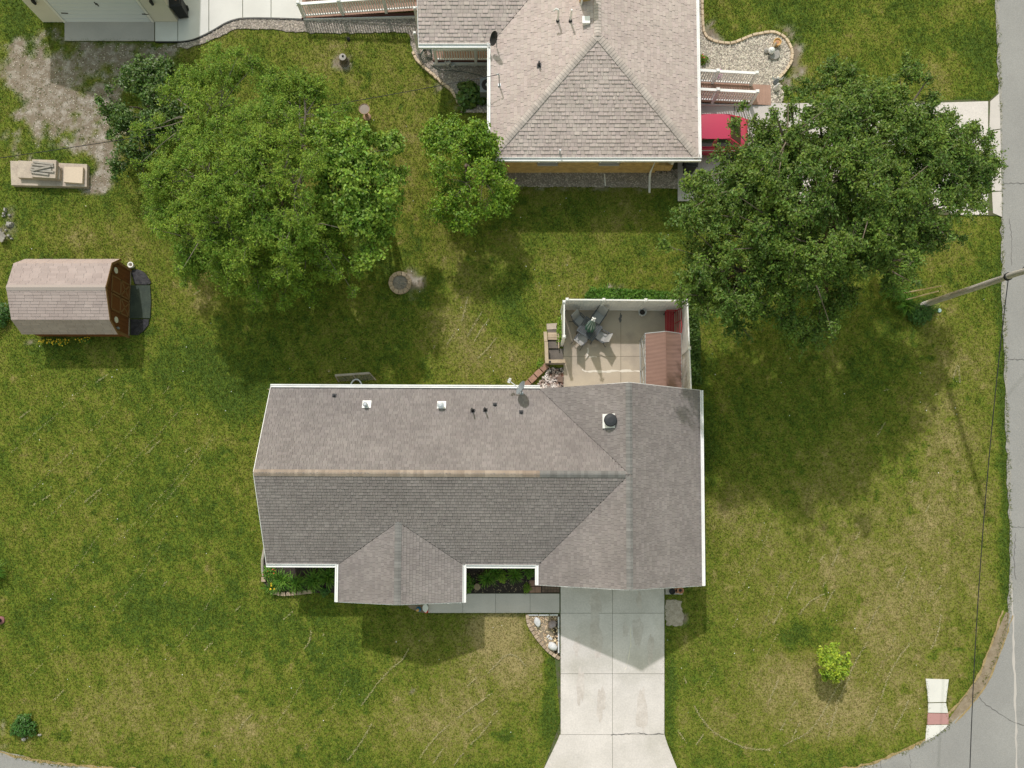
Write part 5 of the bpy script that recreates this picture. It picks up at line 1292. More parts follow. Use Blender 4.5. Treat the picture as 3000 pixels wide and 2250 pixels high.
# statues of the pale bed
s1 = thing('garden_fountain','small stone ornament with bowl and white ball in the pale gravel bed','ornament',*g(2262,160)); 
MB().lathe([(0.30,0.03),(0.28,0.14),(0.1,0.16)],0.08,-0.05,9).build('base','rock_grey',s1); MB().lathe([(0.02,0.15),(0.15,0.22),(0.17,0.32),(0.10,0.42),(0.02,0.45)],-0.13,0.02,14).build('ball','statue_white',s1); MB().lathe([(0.1,0.03),(0.16,0.12),(0.05,0.2)],-0.3,0.15,8).build('rock_piece','rock_grey',s1); MB().tube([(-0.1,0.15,0.2),(0.1,0.4,0.35)],0.06,8).build('log_piece','wood_new',s1)
pot('golden terracotta bowl in the pale gravel bed',2273,131,0.20,0.25,'terracotta_gold',0.03,'terracotta')
for k,(lab,a,b,mt_) in enumerate((('grey and white winged garden figure at the tip of the pale gravel bed',2271,244,'dish_grey'),('white angular garden figure at the lower end of the east ramp',2271,263,'statue_white'))):
    t = thing('garden_figure',lab,'figurine',*g(a,b)); MB().lathe([(0.10,0),(0.13,0.12),(0.07,0.34),(0.05,0.4)],0,0,8,sx=1.2).build('body',mt_,t); MB().lathe([(0.02,0.4),(0.07,0.45),(0.02,0.53)],0,0,8).build('head','statue_white',t)
    if k == 0:
        for s in (-1,1): MB().add([(0,0,0.3),(s*0.3,0.1,0.42),(s*0.26,0.02,0.28),(0,-0.02,0.22)],[(0,1,2,3)]).build('wing','statue_white',t)
sw = rock('boulder','grey rock standing on the low brick wall at the house corner',1960,489,0.22,0.16,0.22,'rock_grey',44,0.3,0.62)
# things on the lawn
rock('lawn_stone','pale grey stone beside the small round bush',72,2165,0.11,0.09,0.10,'rock_grey',51); rock('lawn_stone','small pale stone behind the small round bush',118,2152,0.09,0.06,0.07,'rock_grey',52)
vc = thing('valve_cover','round pale teal valve cover set in the lawn near the utility pole','valve cover',*g(2751,910)); MB().lathe([(0.10,0),(0.10,0.045),(0.09,0.05),(0.02,0.051)],0,0,18).build('lid','cover_teal',vc)
hy_ = thing('yard_light','dark red round yard light with white cap at the left edge','yard light',*g(3,1817)); MB().lathe([(0.20,0),(0.19,0.05),(0.1,0.08)],0,0,18).build('collar','hydrant',hy_); MB().lathe([(0.09,0.05),(0.10,0.3),(0.05,0.36)],0,0,14).build('body','black_metal',hy_); MB().lathe([(0.06,0.36),(0.03,0.4)],0,0,12).build('cap','statue_white',hy_)

# ================================================================== UTILITY POLE, STAKES, CABLES
b0 = V(*g(2705,893),0); t0 = V(b0.x+0.05, b0.y-0.95, 9.8)
po = thing('utility_pole','tall weathered wooden utility pole leaning over the street edge','utility pole',*b0)
m = MB(); m.tube([b0+(t0-b0)*k/14+V(random.uniform(-.012,.012),random.uniform(-.012,.012),0) for k in range(15)],[0.150-0.04*k/14 for k in range(15)],14); m.build('shaft','wood_pole',po,world=True,smooth=True)
at = b0+(t0-b0)*(6.0/9.8)
MB().lathe([(0.17,at.z-0.04),(0.17,at.z+0.04)],at.x,at.y,14).build('cable_bracket','black_metal',po,world=True)
def cable(name, label, p, q, sag, r_, n=40):
    pts = []
    for k in range(n+1):
        t = k/n; a = p+(q-p)*t; pts.append(a+V(0,0,-4*sag*t*(1-t)))
    o = MB().tube(pts, r_, 6).build(name,'cable'); return tag(o,label,'cable')
q_ = V(*g(2834,2250,5.0),5.0); far = at+(q_-at)*1.6; far.z = 6.0
cable('telephone_cable','thick black cable running along the street from the leaning pole', at+V(0,-0.15,0), far, 0.9, 0.019)
at2 = b0+(t0-b0)*(6.6/9.8); cable('service_cable','black cable leaving the pole over the street at the right edge', at2, V(at2.x+9, at2.y+9, 6.2), 0.3, 0.018)
nm_ = north_slope(1463,250,'w')
cable('service_cable','thin dark cable crossing the north lawn above the bird bath', nm_+V(-0.1,0.03,0.75), V(*g(-120,480,3.4),3.4), 0.25, 0.016, 60)
for k,(a,b,c,d,lab) in enumerate(((2664,852,2756,838,'upper'),(2648,877,2749,853,'lower'))):
    s_ = V(*g(a-2,b,0.35),0.0); e_ = V(*g(c,d,2.05),2.05)
    o = MB().tube([s_,e_],0.032,6).build('wooden_stake','wood_stake'); tag(o,f'{lab} of two pale leaning wooden stakes beside the utility pole','stake')

# ================================================================== LEAVES
def leaf_arrays(c, nrm, L, wr, r):
    """rhombic leaves folded along the midrib: c centres, nrm normals, L lengths"""
    n = len(c)
    nrm = nrm/np.linalg.norm(nrm,axis=1,keepdims=True)
    t = r.normal(size=(n,3)); t -= (t*nrm).sum(1,keepdims=True)*nrm; t /= np.linalg.norm(t,axis=1,keepdims=True)+1e-9
    s = np.cross(nrm,t)
    L = L[:,None]; a = c-t*L/2; b = c+t*L/2; d = c+s*L*wr/2+nrm*L*0.10-t*L*0.05; e = c-s*L*wr/2+nrm*L*0.10-t*L*0.05
    v = np.stack([a,d,b,e],1).reshape(-1,3)
    i = 4*np.arange(n)[:,None]; f = np.concatenate([i+np.array([[0,2,1]]), i+np.array([[0,3,2]])],1).reshape(-1,3)
    return v, f
def crown_mesh(name, c, nrm, L, wr, mat, parent, r):
    v, f = leaf_arrays(c, nrm, L, wr, r)
    return np_mesh(name, v, f, mat, parent, rnd=np.repeat(r.random(len(c)),2), off=ROOT[parent.name])
def tree(name, label, base, lobes, nclump, nleaf, leaf, wr, mat, trunk_r, bark, seed, rc=(0.6,1.1), group=None, cat='tree', fork=1.6, under=0.35, twigs=14, spread=0.10):
    """lobes: (x,y,z,rx,ry,rz) ellipsoids the crown fills; clumps of twigs sit through their upper shells"""
    r = np.random.default_rng(seed); rr = random.Random(seed)
    t = thing(name, label, cat, base[0], base[1], 0.0, 0, group)
    vol = np.array([l[3]*l[4] for l in lobes]); vol = vol/vol.sum()
    cl = []
    for k in range(nclump):
        l = lobes[r.choice(len(lobes), p=vol)]
        for _ in range(40):
            d = r.normal(size=3); d /= np.linalg.norm(d)
            if d[2] > -under: break
        q = r.uniform(0.35,1.0)**0.45; q = q*0.93; sm_ = 1.0
        if r.random() < 0.26: q = r.uniform(0.98,1.22); sm_ = 0.55
        cl.append((l[0]+d[0]*l[3]*q, l[1]+d[1]*l[4]*q, max(0.5,l[2]+d[2]*l[5]*q), rr.uniform(*rc)*(1.15-0.35*q)*sm_))
    # woody part
    m = MB(); topz = fork+1.0; B = V(base[0],base[1],0); F = V(base[0],base[1],fork)
    m.tube([B,B+V(0,0,0.3),B+V(0.03,0.02,fork*0.6),F],[trunk_r*1.35,trunk_r*1.05,trunk_r*0.92,trunk_r*0.85],12)
    nl = max(4,len(cl)//9); limbs = []
    idx = list(range(len(cl))); rr.shuffle(idx)
    ends = idx[:nl]
    for i in ends:
        e = V(*cl[i][:3]); mid = F.lerp(e,0.5)+V(rr.uniform(-.3,.3),rr.uniform(-.3,.3),0.25*(e-F).length*0.5)
        pts = [F-V(0,0,0.2), F.lerp(mid,0.55)+V(0,0,0.1), mid, mid.lerp(e,0.55)+V(rr.uniform(-.15,.15),rr.uniform(-.15,.15),0.05), e]
        m.tube(pts,[trunk_r*0.55,trunk_r*0.42,trunk_r*0.30,trunk_r*0.18,trunk_r*0.08],8); limbs.append(pts)
    for i in idx[nl:]:
        e = V(*cl[i][:3]); bp = min((p_ for L_ in limbs for p_ in L_[1:4]), key=lambda p_: (p_-e).length+(0.6 if p_.z > e.z else 0))
        mid = bp.lerp(e,0.5)+V(rr.uniform(-.2,.2),rr.uniform(-.2,.2),rr.uniform(-.1,.15)); m.tube([bp,mid,e-V(0,0,0.15)],[trunk_r*0.13,trunk_r*0.08,trunk_r*0.03],6)
    C = []; N = []
    per = nleaf//len(cl)
    for (x,y,z,rad) in cl:
        out = np.array([x-base[0],y-base[1],0.0]); ln = np.linalg.norm(out)+1e-6; out = out/ln
        n_ = int(per*(rad/np.mean(rc))**1.7)
        td = r.normal(size=(twigs,3)); td[:,2] = np.abs(td[:,2])*0.6+td[:,2]*0.35; td += out*0.55; td /= np.linalg.norm(td,axis=1,keepdims=True)
        tl = r.uniform(0.65,1.25,twigs)
        w_ = r.integers(0,twigs,n_); s = r.random(n_)**0.6
        jt = r.normal(size=(n_,3))*spread*(0.5+rad*0.6)
        p_ = np.array([x,y,z])+td[w_]*(s*tl[w_]*rad)[:,None]*np.array([1,1,0.75])+jt
        p_[:,2] -= 0.10*s*s*rad
        C.append(p_); N.append(td[w_]*0.35+np.array([0,0,0.9])+r.normal(size=(n_,3))*0.55)
        for k in range(0,twigs,3):
            a = V(x,y,z); b = a+V(*(td[k]*np.array([1,1,0.75])))*tl[k]*rad*0.9
            m.tube([a,a.lerp(b,0.5)+V(0,0,0.03),b],[0.010,0.007,0.003],4,cap=False)
    m.build('trunk', bark, t, world=True)
    C = np.concatenate(C); N = np.concatenate(N); C[:,2] = np.maximum(C[:,2],0.06)
    crown_mesh('crown', C, N, leaf*r.uniform(0.65,1.3,len(C)), wr, mat, t, r)
    return t
def lb(px, py, z, rx, ry, rz): x, y = g(px,py,z); return (x,y,z,rx,ry,rz)
tree('willow_tree','broad feathery light green tree in the back lawn, the largest at left', g(915,700),
     [lb(770,580,5.2,3.9,4.0,2.2), lb(800,560,6.2,2.4,2.4,1.0), lb(760,650,5.6,2.6,2.2,1.0), lb(600,520,4.2,2.7,3.4,1.6), lb(690,310,4.0,3.2,2.3,1.5), lb(820,740,4.0,3.4,2.2,1.6), lb(560,660,3.6,2.3,2.4,1.4), lb(860,400,4.2,2.2,2.6,1.4), lb(940,680,3.4,2.0,2.2,1.4), lb(800,815,3.2,2.6,1.2,1.1), lb(640,760,3.2,1.9,1.4,1.1)],
     280, 290000, 0.112, 0.38, 'leaf_willow', 0.24, 'bark_pale', 21, rc=(0.55,1.0), spread=0.07, twigs=24)
tree('broadleaf_tree','bright glossy green tree at the right flank of the feathery tree', g(1110,540),
     [lb(1000,455,5.0,1.5,1.6,1.2), lb(1085,475,4.4,1.4,1.3,1.1), lb(1060,560,4.8,1.8,1.9,1.3), lb(1040,660,4.2,1.7,1.9,1.2), lb(1120,630,3.4,1.1,1.6,0.9)],
     80, 32000, 0.16, 0.6, 'leaf_bright', 0.15, 'bark', 22, rc=(0.5,0.85))
tree('small_tree','compact mid green tree left of the brick house corner', g(1370,520),
     [lb(1355,490,3.0,1.75,2.3,1.2), lb(1330,420,2.7,1.3,1.2,1.0), lb(1430,560,2.6,1.3,1.1,0.9), lb(1360,600,2.4,1.3,1.2,0.9)],
     64, 24000, 0.14, 0.55, 'leaf_mid', 0.13, 'bark', 23, rc=(0.45,0.8))
tree('dark_shrub','dense dark glossy shrub at the edge of the gravel', g(455,345),
     [lb(425,310,1.7,1.9,1.8,1.0), lb(390,420,1.5,1.3,1.6,0.9), lb(450,240,1.5,1.3,0.9,0.9), lb(500,330,1.8,1.2,1.8,0.9)],
     70, 26000, 0.15, 0.55, 'leaf_shrub', 0.10, 'bark', 24, rc=(0.4,0.75), cat='shrub', fork=0.6)
tree('large_tree','huge dark green spreading tree over the side driveway at right', g(2290,760),
     [lb(2430,600,8.2,4.2,4.0,2.2), lb(2440,560,9.2,2.8,2.6,1.0), lb(2180,720,6.8,2.9,3.2,1.9), lb(2300,890,5.6,2.9,1.7,1.6), lb(2600,450,7.2,3.4,2.8,1.8), lb(2720,550,6.8,2.0,2.2,1.6), lb(2440,310,6.4,1.7,1.5,1.3), lb(2620,290,6.4,1.7,1.2,1.2), lb(2140,560,6.2,1.9,1.6,1.3), lb(2450,760,6.6,3.0,2.0,1.6), lb(2220,640,7.4,2.6,2.4,1.4), lb(2300,470,6.8,2.0,1.6,1.4), lb(2540,640,8.0,2.6,2.4,1.4), lb(2790,500,6.2,1.5,1.6,1.2), lb(2660,400,6.8,2.0,1.8,1.3), lb(2650,640,6.6,2.0,1.5,1.2), lb(2690,470,7.4,2.0,1.9,1.0), lb(2060,800,5.6,1.5,1.6,1.2)],
     400, 300000, 0.125, 0.5, 'leaf_dark', 0.32, 'bark', 25, rc=(0.6,1.05), spread=0.07, twigs=20)
tree('young_tree','small lime green young tree standing alone in the right front lawn', g(2425,1925),
     [lb(2437,1942,1.2,0.70,0.78,0.55)], 34, 5600, 0.13, 0.6, 'leaf_lime', 0.035, 'bark_pale', 26, rc=(0.22,0.34), fork=0.5, twigs=10, spread=0.06)

def bush(name, label, px, py, rx, ry, h, n, leaf, wr, mat, seed, cat='bush', group=None, up=0.8, flowers=None):
    r = np.random.default_rng(seed); t = thing(name, label, cat, *g(px,py), 0, 0, group); x0, y0 = g(px,py)
    d = r.normal(size=(n,3)); d[:,2] = np.abs(d[:,2]); d /= np.linalg.norm(d,axis=1,keepdims=True); q = r.random(n)**0.35
    lob = 1+0.18*np.sin(3*np.arctan2(d[:,1],d[:,0])+seed)+0.12*np.sin(7*np.arctan2(d[:,1],d[:,0])+2*seed)
    c = np.stack([x0+d[:,0]*rx*q*lob, y0+d[:,1]*ry*q*lob, 0.05+d[:,2]*h*q],1)
    crown_mesh('foliage', c, d*0.6+np.array([0,0,up])+r.normal(size=(n,3))*0.4, leaf*r.uniform(0.7,1.25,n), wr, mat, t, r)
    m = MB()
    for k in range(6): m.tube([(x0,y0,0),(x0+random.uniform(-.5,.5)*rx,y0+random.uniform(-.5,.5)*ry,h*0.8)],0.01,4)
    m.build('stems','bark',t,world=True)
    if flowers:
        k = r.choice(n, flowers[1], replace=False); fc = c[k]+np.array([0,0,0.05]); crown_mesh('flowers', fc, r.normal(size=(len(k),3))*0.3+np.array([0,0,1]), flowers[2]*np.ones(len(k)), 0.9, flowers[0], t, r)
    return t
def lily(name, label, px, py, rad, n, seed, mat='leaf_lily', cat='plant', group=None, wid=0.03, sq=1.0, flowers=None):
    r = random.Random(seed); t = thing(name, label, cat, *g(px,py), 0, 0, group); x0, y0 = g(px,py); m = MB()
    for k in range(n):
        a = r.uniform(0,2*pi); L_ = rad*r.uniform(0.55,1.1); h = rad*r.uniform(0.5,0.95); ca, sa = cos(a), sin(a)*sq; ox, oy = r.gauss(0,rad*0.12), r.gauss(0,rad*0.12)
        v_ = []; w_ = wid*r.uniform(0.7,1.2)
        for s, zz, wf in ((0.03,0.0,0.7),(0.30,0.72,1.0),(0.65,1.0,0.9),(0.9,0.78,0.6),(1.05,0.45,0.08)):
            cx, cy = x0+ox+ca*L_*s, y0+oy+sa*L_*s; v_ += [(cx-sa*w_*wf/2, cy+ca*w_*wf/2, h*zz+0.02),(cx+sa*w_*wf/2, cy-ca*w_*wf/2, h*zz+0.02)]
        m.add(v_,[(2*i,2*i+1,2*i+3,2*i+2) for i in range(4)])
    m.build('leaves',mat,t,world=True)
    if flowers:
        m = MB()
        for k in range(flowers[1]):
            a = r.uniform(0,6.3); q = rad*r.uniform(0.1,0.7); m.lathe([(0.015,rad*0.8),(0.05,rad*0.85),(0.01,rad*0.9)],x0+q*cos(a),y0+q*sin(a),6)
        m.build('flowers',flowers[0],t,world=True)
    return t
# left front bed
lily('daylily_clump','daylily clump at the far left end of the front flower bed',800,1720,0.45,70,1,flowers=('petal_yellow',4))
bush('bedding_plant','dark leafy plant with red flowers in the left front bed',792,1675,0.35,0.35,0.35,420,0.10,0.5,'leaf_lily',2,'plant',flowers=('petal_red',8,0.07))
lily('daylily_clump','bright daylily clump second from the left in the front bed',832,1698,0.62,130,3)
lily('daylily_clump','daylily clump in the middle of the left front bed',872,1708,0.56,110,4)
lily('daylily_clump','dark daylily clump right of the middle in the left front bed',925,1698,0.62,130,5)
lily('daylily_clump','dark daylily clump below the porch gutter in the left front bed',968,1688,0.62,130,6)
bush('bedding_plant','low round dark plant at the right end of the left front bed',953,1733,0.27,0.22,0.22,420,0.07,0.6,'leaf_bush',7,'plant')
# porch bed
bush('shrub','dark shrub under the porch gutter in the porch bed',1374,1710,0.3,0.5,0.4,420,0.09,0.5,'leaf_lily',8,'shrub')
lily('daylily_clump','leafy clump right of the log round in the porch bed',1428,1693,0.5,120,9)
lily('daylily_clump','leafy clump behind in the middle of the porch bed',1452,1672,0.45,90,10)
bush('bedding_plant','bright green plant in the middle of the porch bed',1471,1690,0.25,0.3,0.4,300,0.1,0.5,'leaf_mid',11,'plant')
lily('daylily_clump','grassy clump right of the middle in the porch bed',1508,1682,0.48,110,12)
bush('bedding_plant','dark plant at the right end of the porch bed',1552,1675,0.32,0.3,0.35,360,0.09,0.5,'leaf_lily',13,'plant')
bush('bedding_plant','small green plant beside the reddish pavers',1544,1722,0.22,0.28,0.2,330,0.06,0.5,'leaf_mid',14,'plant')
# patio surrounds
hd_ = lambda pts: [g(*p_) for p_ in pts]
for k,(nm,lab,poly,n,lf,wr) in enumerate((('border_planting','strip of arching green leaves behind the rear patio fence',G([(1712,872),(1725,855),(1790,850),(1900,855),(2005,862),(2035,880),(2035,900),(1990,895),(1850,893),(1715,890)]),5200,0.15,0.32),
                          ('border_planting','strip of dark green groundcover along the right patio fence',G([(2010,880),(2040,878),(2046,960),(2050,1130),(2005,1130),(2000,1000)]),4600,0.12,0.5))):
    r = np.random.default_rng(60+k); a = np.array(poly); x = r.uniform(a[:,0].min(),a[:,0].max(),n*2); y = r.uniform(a[:,1].min(),a[:,1].max(),n*2); q = in_poly(x,y,poly); x, y = x[q], y[q]
    t = thing(nm,lab,'plants',float(a[:,0].mean()),float(a[:,1].mean())); z = r.uniform(0.05,0.42,len(x))*(0.6+0.6*vnoise(x,y,0.5,3))
    crown_mesh('foliage',np.stack([x,y,z],1),r.normal(size=(len(x),3))*0.6+np.array([0,0,0.8]),lf*r.uniform(0.7,1.3,len(x)),wr,('leaf_lily','leaf_shrub')[k],t,r)
for k,(a,b) in enumerate(((1735,863),(1770,861))): lily('daylily_clump',('leftmost spiky clump','second spiky clump')[k]+' behind the rear patio fence',a,b,0.42,70,80+k)
bush('weed_clump','bright weeds between the timber steps and the left patio fence',1641,975,0.22,0.75,0.35,700,0.09,0.5,'leaf_mid',15,'plants')
bush('weed_clump','low weeds beside the reddish blocks below the steps',1583,1068,0.22,0.3,0.15,260,0.08,0.4,'leaf_mid',16,'plants')
# pole bed
lily('daylily_clump','large dark daylily clump left of the utility pole',2612,850,0.72,190,17)
lily('daylily_clump','spiky daylily clump nearest the utility pole base',2645,895,0.62,150,18)
bush('shrub','dark leafy shrub at the foot of the utility pole',2690,920,0.75,0.55,0.55,1500,0.11,0.5,'leaf_bush',19,'shrub')
bush('shrub','yellow variegated shrub right of the utility pole foot',2727,897,0.33,0.30,0.35,480,0.12,0.5,'leaf_variegated',20,'shrub')
# others
bush('hosta','broad-leaved dark hosta beside the air conditioner',1378,285,0.75,0.75,0.5,620,0.24,0.65,'leaf_shrub',21,'plant')
bush('round_bush','small round green bush near the lower left street corner',74,2125,0.60,0.55,0.5,1100,0.13,0.5,'leaf_bush',22,'bush')
lily('daylily_clump','spiky plant cut by the left edge of the lawn',-4,1672,0.6,110,23)
bush('yellow_flowers','yellow flowering plants along the barn shed wall',167,1003,0.75,0.16,0.25,420,0.08,0.4,'leaf_lily',24,'flowers',flowers=('petal_yellow',75,0.09))
bush('yellow_flowers','few yellow flowers below the right half of the barn shed wall',252,998,0.4,0.14,0.2,200,0.07,0.4,'leaf_lily',25,'flowers',flowers=('petal_yellow',16,0.08))
bush('shrub','leafy plant left of the barn shed at the picture edge',5,925,0.6,0.8,0.6,900,0.12,0.5,'leaf_bush',26,'shrub')
bush('red_flowers','red flowering plant at the wall end of the pale gravel bed',2056,180,0.32,0.28,0.3,260,0.12,0.35,'leaf_mid',27,'flowers',flowers=('petal_red',12,0.08))
bush('pink_flowers','pink blossoms on the upper railing of the east ramp',2102,226,0.16,0.22,0.5,120,0.07,0.6,'petal_pink',28,'flowers')

# ================================================================== LAWN
def blobs(x, y, L):
    s = np.zeros_like(x)
    for (px, py, rx, ry, a) in L:
        cx, cy = g(px, py); s += a*np.exp(-(((x-cx)/(rx/60))**2+((y-cy)/(ry/60))**2))
    return s
DRY = [(1460,1850,75,70,1.1),(1500,1960,110,80,0.35),(1350,2120,170,90,0.45),(2450,2050,330,130,0.46),(2650,1700,260,260,0.46),(2250,1750,160,200,0.22),(2760,1250,120,260,0.32),(2380,1480,180,160,0.22),
       (1330,960,130,90,0.28),(1450,1060,130,60,0.3),(1330,760,90,70,0.2),(560,780,110,90,0.3),(600,890,60,50,0.35),(2760,940,70,120,0.25),(2760,220,120,90,0.25),(2800,720,80,60,0.25),(420,2130,330,90,0.32),(300,1950,200,90,0.15),(900,2120,200,70,0.22),
       (1190,420,70,120,0.25),(200,680,150,60,0.2),(100,1120,90,60,0.2),(1000,170,130,70,0.18),(2130,1500,60,120,0.3)]
LUSH = [(2945,1250,16,420,0.8),(2948,1650,18,150,0.7),(2925,400,25,120,0.5),(2330,1870,90,45,0.55),(1615,1990,22,130,0.5),(1610,2100,25,60,0.5),(1965,2050,14,160,0.6),(2070,1250,22,160,0.45),(550,1480,200,130,0.10),(400,1250,300,130,0.10),(650,1080,260,110,0.2),(780,1800,160,60,0.1),
        (700,1150,150,60,0.25),(2860,1950,30,60,0.35),(2830,2050,30,40,0.4),(2870,150,60,150,0.25),(2350,60,120,60,0.2),(60,120,60,140,0.4),(500,1650,120,300,0.12),(1560,900,40,80,0.1)]
DIRT = [(60,130,40,30,0.5),(130,100,40,30,0.6),(20,220,40,50,0.5),(30,420,30,40,0.45),(90,470,40,20,0.45),(270,560,60,18,0.6),(300,430,40,60,0.5),(420,190,60,30,0.5),(330,640,30,14,0.4),(300,165,180,65,0.80),(200,250,170,100,0.62),(340,290,80,90,0.45),(80,190,90,80,0.55),(210,400,150,80,0.55),(50,300,80,80,0.35),(100,420,60,40,0.4),(310,470,30,60,0.5),(200,560,140,14,0.4),(290,530,45,30,0.8),(250,440,60,25,0.6),(150,330,90,60,0.5),(480,150,60,22,0.6),(1200,832,42,40,0.9),(1008,190,45,32,0.9),(2075,110,35,60,0.8),(2140,150,60,22,0.75),(2315,120,30,60,0.8),(2335,190,24,50,0.8),(2290,80,50,16,0.7),(2300,255,25,30,0.8),
        (1975,1795,30,40,0.6),(1998,1815,14,14,0.8),(1283,262,16,22,0.5),(1320,300,20,18,0.7),(1340,320,16,18,0.7),(2060,900,10,60,0.6),(2053,1020,5,130,0.7),(2100,860,30,12,0.4),(1790,840,60,9,0.45),(2690,975,40,12,0.5),(20,650,40,60,0.7),(1560,552,200,8,0.5),(1800,556,160,9,0.6),(2040,1500,5,250,0.3),(90,1005,18,14,0.9),(1410,405,26,22,0.35),
        (2547,1922,7,6,0.9),(1313,1984,7,9,0.9),(1232,1935,6,6,0.7),(1190,2030,9,6,0.8),(1208,2025,8,6,0.7),(1260,2010,5,12,0.7),(918,1930,6,6,0.8),(383,1736,5,5,0.8),(1110,2000,6,6,0.7),(1270,1940,10,12,0.5),(465,560,60,10,0.3),(10,2140,14,40,0.8),(8,2190,20,12,0.8)]
DARK = [(24+700,1912,6,6,1),(778,1910,6,7,1),(835,1935,7,6,1),(725,1965,8,12,1),(612,1776,8,10,1),(608,1868,9,8,1),(725,1912,9,9,1),(720,1980,9,9,1),(2300,1702,9,9,0.9),(262,1886,7,7,.7),(930,2035,10,8,.6),(960,1925,9,7,.6)]
def fields(x, y):
    dry = 0.32 + blobs(x,y,DRY) - blobs(x,y,LUSH) + 0.55*(fnoise(x,y,2.6,31)-0.5) + 0.45*(fnoise(x,y,0.9,41)-0.5)
    # mowing lanes run up to the right
    s = (x*0.86+y*0.5)/0.95
    dk = vnoise(x,y,0.33,71); wd_ = vnoise(x,y,4.0,72)
    dry = dry - 0.45*np.clip((dk-0.80)*8,0,1)*np.clip((wd_-0.35)*4,0,1) + 0.35*np.clip((vnoise(x,y,0.28,73)-0.86)*10,0,1)
    dry = dry + 0.06*np.sin(2*pi*s) - 0.5*np.clip(blobs(x,y,DARK),0,1)
    db = blobs(x,y,DIRT); nn = 0.55*fnoise(x,y,1.7,51)+0.45*fnoise(x,y,0.5,53); dirt = np.clip((db*0.85 - (nn-0.5)*2.3 - 0.40)*3.0, 0, 1)*np.clip(db*4-0.4,0,1)
    return np.clip(dry,0,1), dirt
def lawn_material(name, blade):
    m = bpy.data.materials.new(name); m.use_nodes = True; n = m.node_tree.nodes; L = m.node_tree.links; b = n['Principled BSDF']
    b.inputs['Roughness'].default_value = 0.9; b.inputs['Specular IOR Level'].default_value = 0.12
    geo = n.new('ShaderNodeNewGeometry')
    def attr(k): a = n.new('ShaderNodeAttribute'); a.attribute_name = k; return a.outputs['Fac']
    def noise(sc, det=4): t = n.new('ShaderNodeTexNoise'); t.inputs['Scale'].default_value = sc; t.inputs['Detail'].default_value = det; t.inputs['Roughness'].default_value = 0.65; L.new(geo.outputs['Position'],t.inputs['Vector']); return t.outputs[0]
    def math_(op, a, c):
        x = n.new('ShaderNodeMath'); x.operation = op
        for s, val in zip(x.inputs, (a,c)):
            if isinstance(val, bpy.types.NodeSocket): L.new(val, s)
            else: s.default_value = val
        return x.outputs[0]
    d = math_('ADD', attr('dry'), math_('MULTIPLY', math_('SUBTRACT', noise(4.0), 0.5), 0.75))
    d = math_('ADD', d, math_('MULTIPLY', math_('SUBTRACT', noise(16.0,3), 0.5), 1.15))
    r = n.new('ShaderNodeValToRGB'); e = r.color_ramp.elements
    e[0].position = 0.0; e[0].color = (0.058,0.096,0.015,1); e[1].position = 1.0; e[1].color = (0.30,0.245,0.108,1)
    for p_, c in ((0.22,(0.098,0.143,0.015,1)),(0.42,(0.152,0.172,0.023,1)),(0.62,(0.182,0.180,0.040,1)),(0.8,(0.225,0.199,0.070,1))): q = e.new(p_); q.color = c
    L.new(d, r.inputs[0])
    mx = n.new('ShaderNodeMix'); mx.data_type = 'RGBA'
    L.new(attr('dirt'), mx.inputs['Factor']); L.new(r.outputs[0], mx.inputs[6])
    g2 = n.new('ShaderNodeMix'); g2.data_type = 'RGBA'; g2.inputs[6].default_value = (0.195,0.158,0.118,1); g2.inputs[7].default_value = (0.40,0.36,0.315,1)
    mr = n.new('ShaderNodeMapRange'); mr.inputs[1].default_value = 0.47; mr.inputs[2].default_value = 0.70; L.new(noise(2.2,8), mr.inputs[0]); L.new(mr.outputs[0], g2.inputs['Factor'])
    L.new(g2.outputs[2], mx.inputs[7]); L.new(mx.outputs[2], b.inputs['Base Color'])
    if blade:
        tr = n.new('ShaderNodeBsdfTranslucent'); L.new(mx.outputs[2], tr.inputs[0]); ms = n.new('ShaderNodeMixShader'); ms.inputs[0].default_value = 0.35
        L.new(b.outputs[0], ms.inputs[1]); L.new(tr.outputs[0], ms.inputs[2]); L.new(ms.outputs[0], n['Material Output'].inputs[0])
    MATS[name] = m
lawn_material('lawn', False); lawn_material('grass', True)
fx = np.arange(-31, 31.01, 0.2); fy = np.arange(-19, 33.01, 0.2)
gx = np.concatenate([[-900,-300,-120,-60,-40], fx, [40,60,120,300,900]]); gy = np.concatenate([[-900,-300,-120,-60,-30], fy, [40,60,120,300,900]])
XX, YY = np.meshgrid(gx, gy); nx_, ny_ = len(gx), len(gy)
ZZ = -0.012+0.0*XX
dr_, di_ = fields(XX.ravel(), YY.ravel())
far_ = (np.abs(XX.ravel())>31.05)|(YY.ravel()>33.05)|(YY.ravel()<-19.05); dr_[far_] = 0.4; di_[far_] = 0
ii = np.arange(nx_*ny_).reshape(ny_,nx_)
ff = np.stack([ii[:-1,:-1],ii[:-1,1:],ii[1:,1:],ii[1:,:-1]],-1).reshape(-1,4)
gr = np_mesh('ground', np.stack([XX.ravel(),YY.ravel(),ZZ.ravel()],1), ff, 'lawn', attrs={'dry':dr_,'dirt':di_}); structure(gr)
